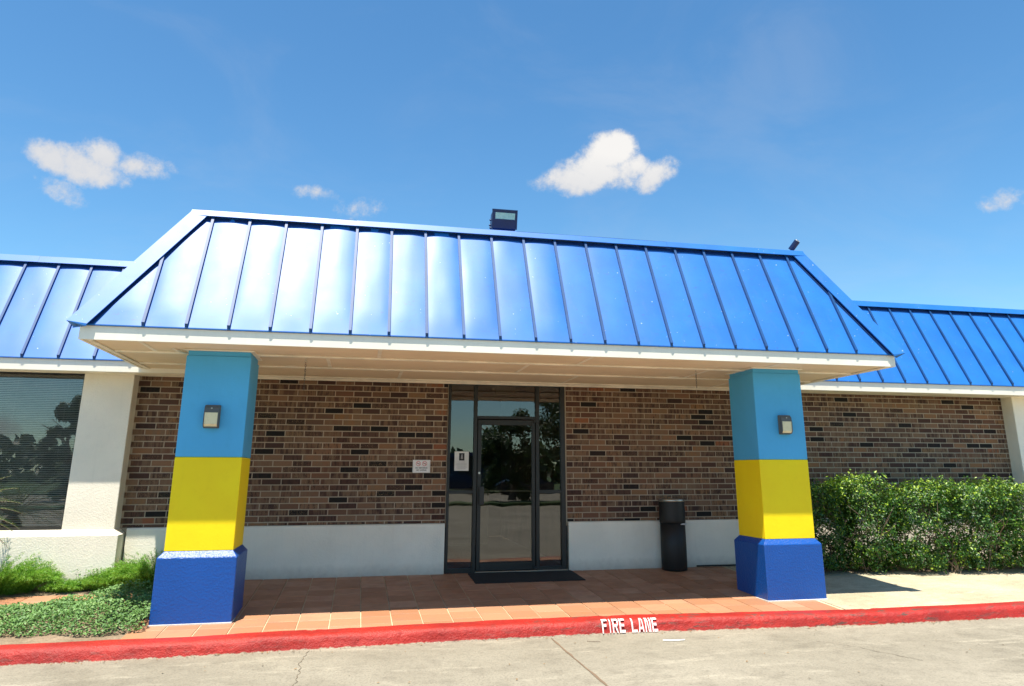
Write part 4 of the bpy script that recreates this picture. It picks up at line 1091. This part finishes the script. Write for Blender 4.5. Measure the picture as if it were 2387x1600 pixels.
# compound-leaf sapling at right
def sapling():
    t = thing('sapling', 'pale green sapling with feather leaves poking out of the hedge at the right', 'sapling', (10.6, -1.25, -.05)); b = MB(); r = np.random.default_rng(3)
    Ps, Ns = [], []; 
    for k in range(10):
        a = r.uniform(-.5, .9); st = Vector((10.2+r.uniform(-.2, .5), -1.25, .25+r.uniform(0, .45))); d = Vector((math.cos(a)*.9, -.25+r.uniform(-.2, .2), .35+r.uniform(-.2, .3))).normalized(); pts = [st]
        for i in range(12): st = st+d*.045; d = (d+Vector((0, 0, -.05))).normalized(); pts.append(st.copy()); 
        b.tube(pts, .003, 4, r2=.001)
        side = d.cross(Vector((0, 0, 1))).normalized()
        for q in pts[1:]:
            for s in (-1, 1): Ps.append(q+side*s*.028); Ns.append((0, -.3, 1))
    b.tube([(10.15, -1.2, -.05), (10.25, -1.22, .3), (10.3, -1.25, .7)], .008, 5, r2=.003)
    b.build('stems', BARK, t); P = np.array(Ps); V, F = leaves(P, np.array(Ns, float), .055*np.ones(len(P)), .38, .2, .8, .25)
    o = link('foliage', np_mesh('foliage', V, F, FERN, attr=np.repeat(rng.uniform(.3, .8, len(P)), 2)), t); o['kind'] = 'stuff'
sapling()

def blades(P, Dv, L, w):
    n = len(P); Dv = Dv/np.linalg.norm(Dv, axis=1)[:, None]; s = np.cross(Dv, rng.normal(0, 1, (n, 3))); s /= np.linalg.norm(s, axis=1)[:, None]
    T = P+Dv*L[:, None]; V = np.stack([P-s*w, P+s*w, T+s*w*.3, T-s*w*.3], 1).reshape(-1, 3)
    return V, np.arange(n*4).reshape(-1, 4)
def fern(cx, cy, rx, ry, h, nfr, label, seed):
    r = np.random.default_rng(seed); t = thing('foxtail_fern', label, 'fern', (cx, cy, SL*cy), 'feathery green ferns along the wall')
    P, Dv, L, A = [], [], [], []; st = MB()
    for k in range(nfr):
        a = r.uniform(0, 2*math.pi); q = r.uniform(0, 1)**.6; x, y = cx+rx*.55*q*math.cos(a), cy+ry*.5*q*math.sin(a)
        d = np.array([math.cos(a)*(.35+.75*q), math.sin(a)*(.25+.5*q), 1.0]); d /= np.linalg.norm(d); p = np.array([x, y, SL*y]); ln = h*r.uniform(.78, 1.02)*(1.08-.30*q); N = 16
        for i in range(N):
            p = p+d*ln/N; d = d+np.array([math.cos(a)*.035, math.sin(a)*.02, -.05*(i/N)*2.2]); d /= np.linalg.norm(d)
            for _ in range(9):
                v = r.normal(0, 1, 3)+d*.9; P.append(p+r.normal(0, .006, 3)); Dv.append(v); L.append(r.uniform(.014, .034)); A.append(np.clip(r.normal(.25+.5*i/N, .15), 0, 1))
    V, F = blades(np.array(P), np.array(Dv), np.array(L), .0022)
    o = link('foliage', np_mesh('foliage', V, F, FERN, attr=np.array(A)), t); o['kind'] = 'stuff'
fern(-3.05, -.48, .66, .36, .56, 640, 'large rounded feathery fern at the left edge before the white wall', 21)
fern(-1.78, -.46, .36, .30, .30, 260, 'low feathery fern under the white pier', 22)
fern(-1.28, -.46, .52, .32, .54, 520, 'tall feathery fern tucked behind the blue pillar base', 23)
fern(-2.28, -.50, .28, .22, .18, 150, 'small yellowish fern between the two larger ferns', 24)
# weed with dark leaves before the pier
def weed(cx, cy, h, n, label, seed, mat=GCOV, s=.034, name='weed', rx=.16):
    r = np.random.default_rng(seed); t = thing(name, label, 'plant', (cx, cy, SL*cy)); b = MB(); Ps = []
    for k in range(n):
        a = r.uniform(0, 6.28); p = Vector((cx+r.uniform(-rx, rx)*.5, cy+r.uniform(-.05, .05), SL*cy)); d = Vector((math.cos(a)*.4, math.sin(a)*.25, 1)).normalized(); pts = [p]
        for i in range(6): p = p+d*h/6*r.uniform(.7, 1.2); d = (d+Vector(r.normal(0, .18, 3))).normalized(); pts.append(p.copy()); Ps += [np.array(p)+r.normal(0, .018, 3) for _ in range(3)]
        b.tube(pts, .0025, 4, r2=.001)
    b.build('stems', BARK, t); P = np.array(Ps); V, F = leaves(P, np.tile((0, -.4, 1.), (len(P), 1)), s*np.ones(len(P)), .5, .2, .4, .5)
    o = link('foliage', np_mesh('foliage', V, F, mat, attr=np.repeat(rng.uniform(0, .8, len(P)), 2)), t); o['kind'] = 'stuff'
weed(-2.02, -.48, .28, 9, 'thin dark leaved weed standing among the ferns before the pier', 31)
weed(-2.40, -.52, .16, 10, 'low yellow green weed right of the large fern', 32, FERN, .03)
# trailing ground cover in front bed: mound of small leaves
def ground_cover():
    r = np.random.default_rng(41); n = 34000; X = r.uniform(-4.4, -.86, n); Y = r.uniform(-2.84, -1.02, n)
    # outline: back edge rises towards the pillar
    back = np.interp(X, [-4.4, -2.5, -2.15, -1.9, -1.65, -1.4, -1.1, -.86], [-1.75, -1.72, -1.58, -1.48, -1.50, -1.28, -1.12, -1.15]); front = np.interp(X, [-4.4, -2.3, -1.6, -1.2, -.86], [-2.62, -2.60, -2.72, -2.78, -2.66])
    wob = np.array([.07*mn.noise(Vector((x*4, y*3, 2))) for x, y in zip(X, Y)])
    m_ = (Y < back+wob) & (Y > front+wob) & ~((X > -.88) & (Y > -2.46)); X, Y, back, front, wob = X[m_], Y[m_], back[m_], front[m_], wob[m_]
    e = np.clip(np.minimum(back-Y, Y-front)/.22, 0, 1); H = np.array([.5+.5*mn.noise(Vector((x*3.2, y*3.2, 7))) for x, y in zip(X, Y)])
    hgt = (.08+.21*H)*np.sqrt(np.clip(e, .05, 1)); hgt *= np.interp(X, [-4, -2.2, -1.2, -.86], [.9, .8, 1.15, 1.05])
    Z = SL*Y+hgt*r.uniform(.15, 1.0, len(X))**.45; P = np.stack([X, Y, Z], 1)
    V, F = leaves(P, np.tile((0, -.35, .8), (len(P), 1)), .034*np.ones(len(P)), .55, .25, .3, .55)
    at = np.clip(r.normal(.40, .2, len(P))+.35*(H-.5), 0, 1)
    o = link('ground_cover', np_mesh('ground_cover', V, F, GCOV, attr=np.repeat(at, 2))); o['kind'] = 'stuff'; o['label'] = 'mat of trailing grey green ground cover between red kerb and tiles'; o['category'] = 'ground cover'
ground_cover()
weed(-1.90, -1.62, .13, 3, 'bright lime green seedling with broad leaves on the ground cover', 35, FERN, .085, 'seedling', .06)
# cycad-like palm at the left edge
def cycad():
    t = thing('cycad', 'spiky green cycad at the left edge before the office window', 'palm', (-3.45, -1.05, -.05)); r = np.random.default_rng(8)
    b = MB(); b.lathe([(.13, -.06), (.15, .15), (.14, .55), (.12, .72), (.05, .80)], -3.45, -.95, 14); b.build('trunk', BARK, t, smooth=True)
    V, F, A = [], [], []; st = MB(); c = Vector((-3.46, -.98, .80))
    for k in range(46):
        a = 2*math.pi*k/46*7.1; el = .15+1.15*(k/46); d = Vector((math.cos(a)*math.cos(el), math.sin(a)*math.cos(el), math.sin(el))); p = c.copy(); pts = [p.copy()]; N = 22; Ls = .78
        for i in range(N):
            p = p+d*Ls/N; d = (d+Vector((0, 0, -.055))).normalized(); pts.append(p.copy())
            sd = d.cross(Vector((0, 0, 1))).normalized(); upv = sd.cross(d)
            for s in (-1, 1):
                q = p; tip = q+(sd*s*.8+d*.7+upv*.25).normalized()*.115*math.sin(math.pi*(i+2)/(N+3)); w = d*.0045; o = len(V)
                V += [q-w, q+w, tip]; F.append((o, o+1, o+2)); A.append(np.clip(r.normal(.45, .25), 0, 1))
        st.tube(pts, .005, 4, r2=.002)
    st.build('frond_stalks', BARK, t)
    o = link('fronds', np_mesh('fronds', np.array([tuple(v) for v in V]), np.array(F), CYC, attr=np.array(A)), t)
cycad()

# ------------------------------------------------------------------ what stands behind the viewer (mirrored in the glass)
def lawn(y0, y1, name):
    b = MB(); b.add([(-200, y0, -.14), (200, y0, -.14), (200, y1, -.14), (-200, y1, -.14)], [(0, 1, 2, 3)])
    b.add([(-200, y1, -.14), (200, y1, -.14), (200, y1, -.26), (-200, y1, -.26)], [(0, 1, 2, 3)])
    b.build(name, mat_simple(name+'_green', (.06, .10, .025), .9, .6, 20, .3), kind='structure')
lawn(-29, -26.5, 'grass_strip'); lawn(-400, -49, 'far_lawn')
def tree(x, y, h, r_, seed, label, low=.15):
    r = np.random.default_rng(seed); t = thing('oak_tree', label, 'tree', (x, y, -.14), 'trees across the parking lot')
    b = MB(); b.tube([(x, y, -.14), (x+.1, y, h*.2), (x-.1, y+.1, h*.45), (x, y, h*.7)], .22, 8, r2=.05)
    for k in range(7):
        a = k*.9; z = h*(.2+.07*k); b.tube([(x, y, z), (x+math.cos(a)*r_*.4, y+math.sin(a)*r_*.4, z+h*.12), (x+math.cos(a)*r_*.8, y+math.sin(a)*r_*.8, z+h*.2)], .07, 5, r2=.02)
    b.build('trunk', BARK, t); nc = 40; cc = r.normal(0, 1, (nc, 3)); cc /= np.linalg.norm(cc, axis=1)[:, None]; cc *= r.uniform(.3, 1, nc)[:, None]**.5
    n = 15000; k = r.integers(0, nc, n); d = r.normal(0, 1, (n, 3)); d /= np.linalg.norm(d, axis=1)[:, None]
    zc = h*.44; P = np.array([x, y, zc])+cc[k]*np.array([r_*.8, r_*.8, (h-zc)*.85])+d*r.uniform(.2, .9, n)[:, None]*r_*.24
    V, F = leaves(P, d, .17*np.ones(n), .6, .2, .3, .5); o = link('crown', np_mesh('crown', V, F, TREEL, attr=np.repeat(r.uniform(0, 1, n), 2)), t)
tree(9.3, -30, 5.6, 2.5, 51, 'dark oak straight behind the viewer, mirrored in the door glass', 0)
tree(13.9, -31, 9.5, 3.4, 52, 'dark oak to the right of the one mirrored in the door glass', 0)
tree(-15.4, -38, 6.6, 2.0, 53, 'dark oak mirrored in the left office window', 0)
def treeline():
    r = np.random.default_rng(77); n = 9000; X = r.uniform(-110, 110, n); H = np.array([5.0+2.5*mn.noise(Vector((x*.08, 0, 0)))+1.2*mn.noise(Vector((x*.4, 2, 0))) for x in X])
    P = np.stack([X, r.uniform(-96, -90, n), -.1+H*r.uniform(0, 1, n)], 1); V, F = leaves(P, np.tile((0, 1., .3), (n, 1)), 1.3*np.ones(n), .7, .2, .2, .5)
    o = link('far_wood', np_mesh('far_wood', V, F, TREEL, attr=np.repeat(r.uniform(0, 1, n), 2))); o['kind'] = 'stuff'; o['label'] = 'far dark line of trees beyond the lot, mirrored in the glass'; o['category'] = 'wood'
treeline()
def shop():
    t = thing('low_building', 'long pale low building with dark windows across the parking lot', 'building', (4, -62, -.2))
    b = MB(); b.box(-8, 16, -70, -62, -.2, 2.9); b.build('wall', mat_simple('navy_wall', (.03, .05, .10), .7), t); b = MB(); b.box(-8.4, 16.4, -70.4, -61.4, 2.9, 3.3); b.build('roof', ROOF_DARK, t)
    for k in range(8): b = MB(); b.box(-7+2.9*k, -5+2.9*k, -62, -61.96, .6, 2.8); b.build('window', BRONZE, t)
shop()
def car(x, y, label, col):
    t = thing('parked_car', label, 'car', (x, y, -.26), 'cars parked across the lot'); body = mat_simple('car_paint_'+str(int(x)), col, .25)
    prof = [(-2.2, .30), (-2.25, .62), (-2.1, .82), (-1.3, .95), (-.7, 1.38), (-.2, 1.46), (.9, 1.44), (1.5, 1.05), (2.1, .98), (2.25, .70), (2.2, .30)]
    b = MB(); n = len(prof); vs = []
    for w in (-.88, -.80, .80, .88):
        for a, z in prof: k = 1 if abs(w) > .85 else 0; zz = z if z < .9 or not k else .86; vs.append((x+a, y+w, zz-.26+(0 if k else 0)))
    fs = [tuple(reversed(range(n))), tuple(range(3*n, 4*n))]
    for r in range(3):
        for i in range(n): j = (i+1) % n; fs.append((r*n+i, r*n+j, (r+1)*n+j, (r+1)*n+i))
    b.add(vs, fs); b.build('body', body, t)
    b = MB(); b.add([(x-1.2, y+.845, .66), (x+1.35, y+.845, .72), (x+.9, y+.80, 1.10), (x-.65, y+.80, 1.06)], [(0, 1, 2, 3)]); b.build('window', BLACK, t)
    for dx in (-1.4, 1.4):
        for dy in (-.8, .8):
            b = MB(); b.lathe([(.2, -.10), (.32, -.09), (.33, 0), (.32, .09), (.2, .10)], 0, 0, 18); o = link('wheel', b.mesh('wheel', BLACK), t); o.location = (x+dx, y+dy, .07); o.rotation_euler = (math.pi/2, 0, 0)
car(8.2, -46.5, 'dark blue car parked behind the viewer', (.01, .02, .06))
car(13.5, -46.0, 'black car parked behind the viewer to the right', (.008, .008, .01))
bpy.context.view_layer.update()
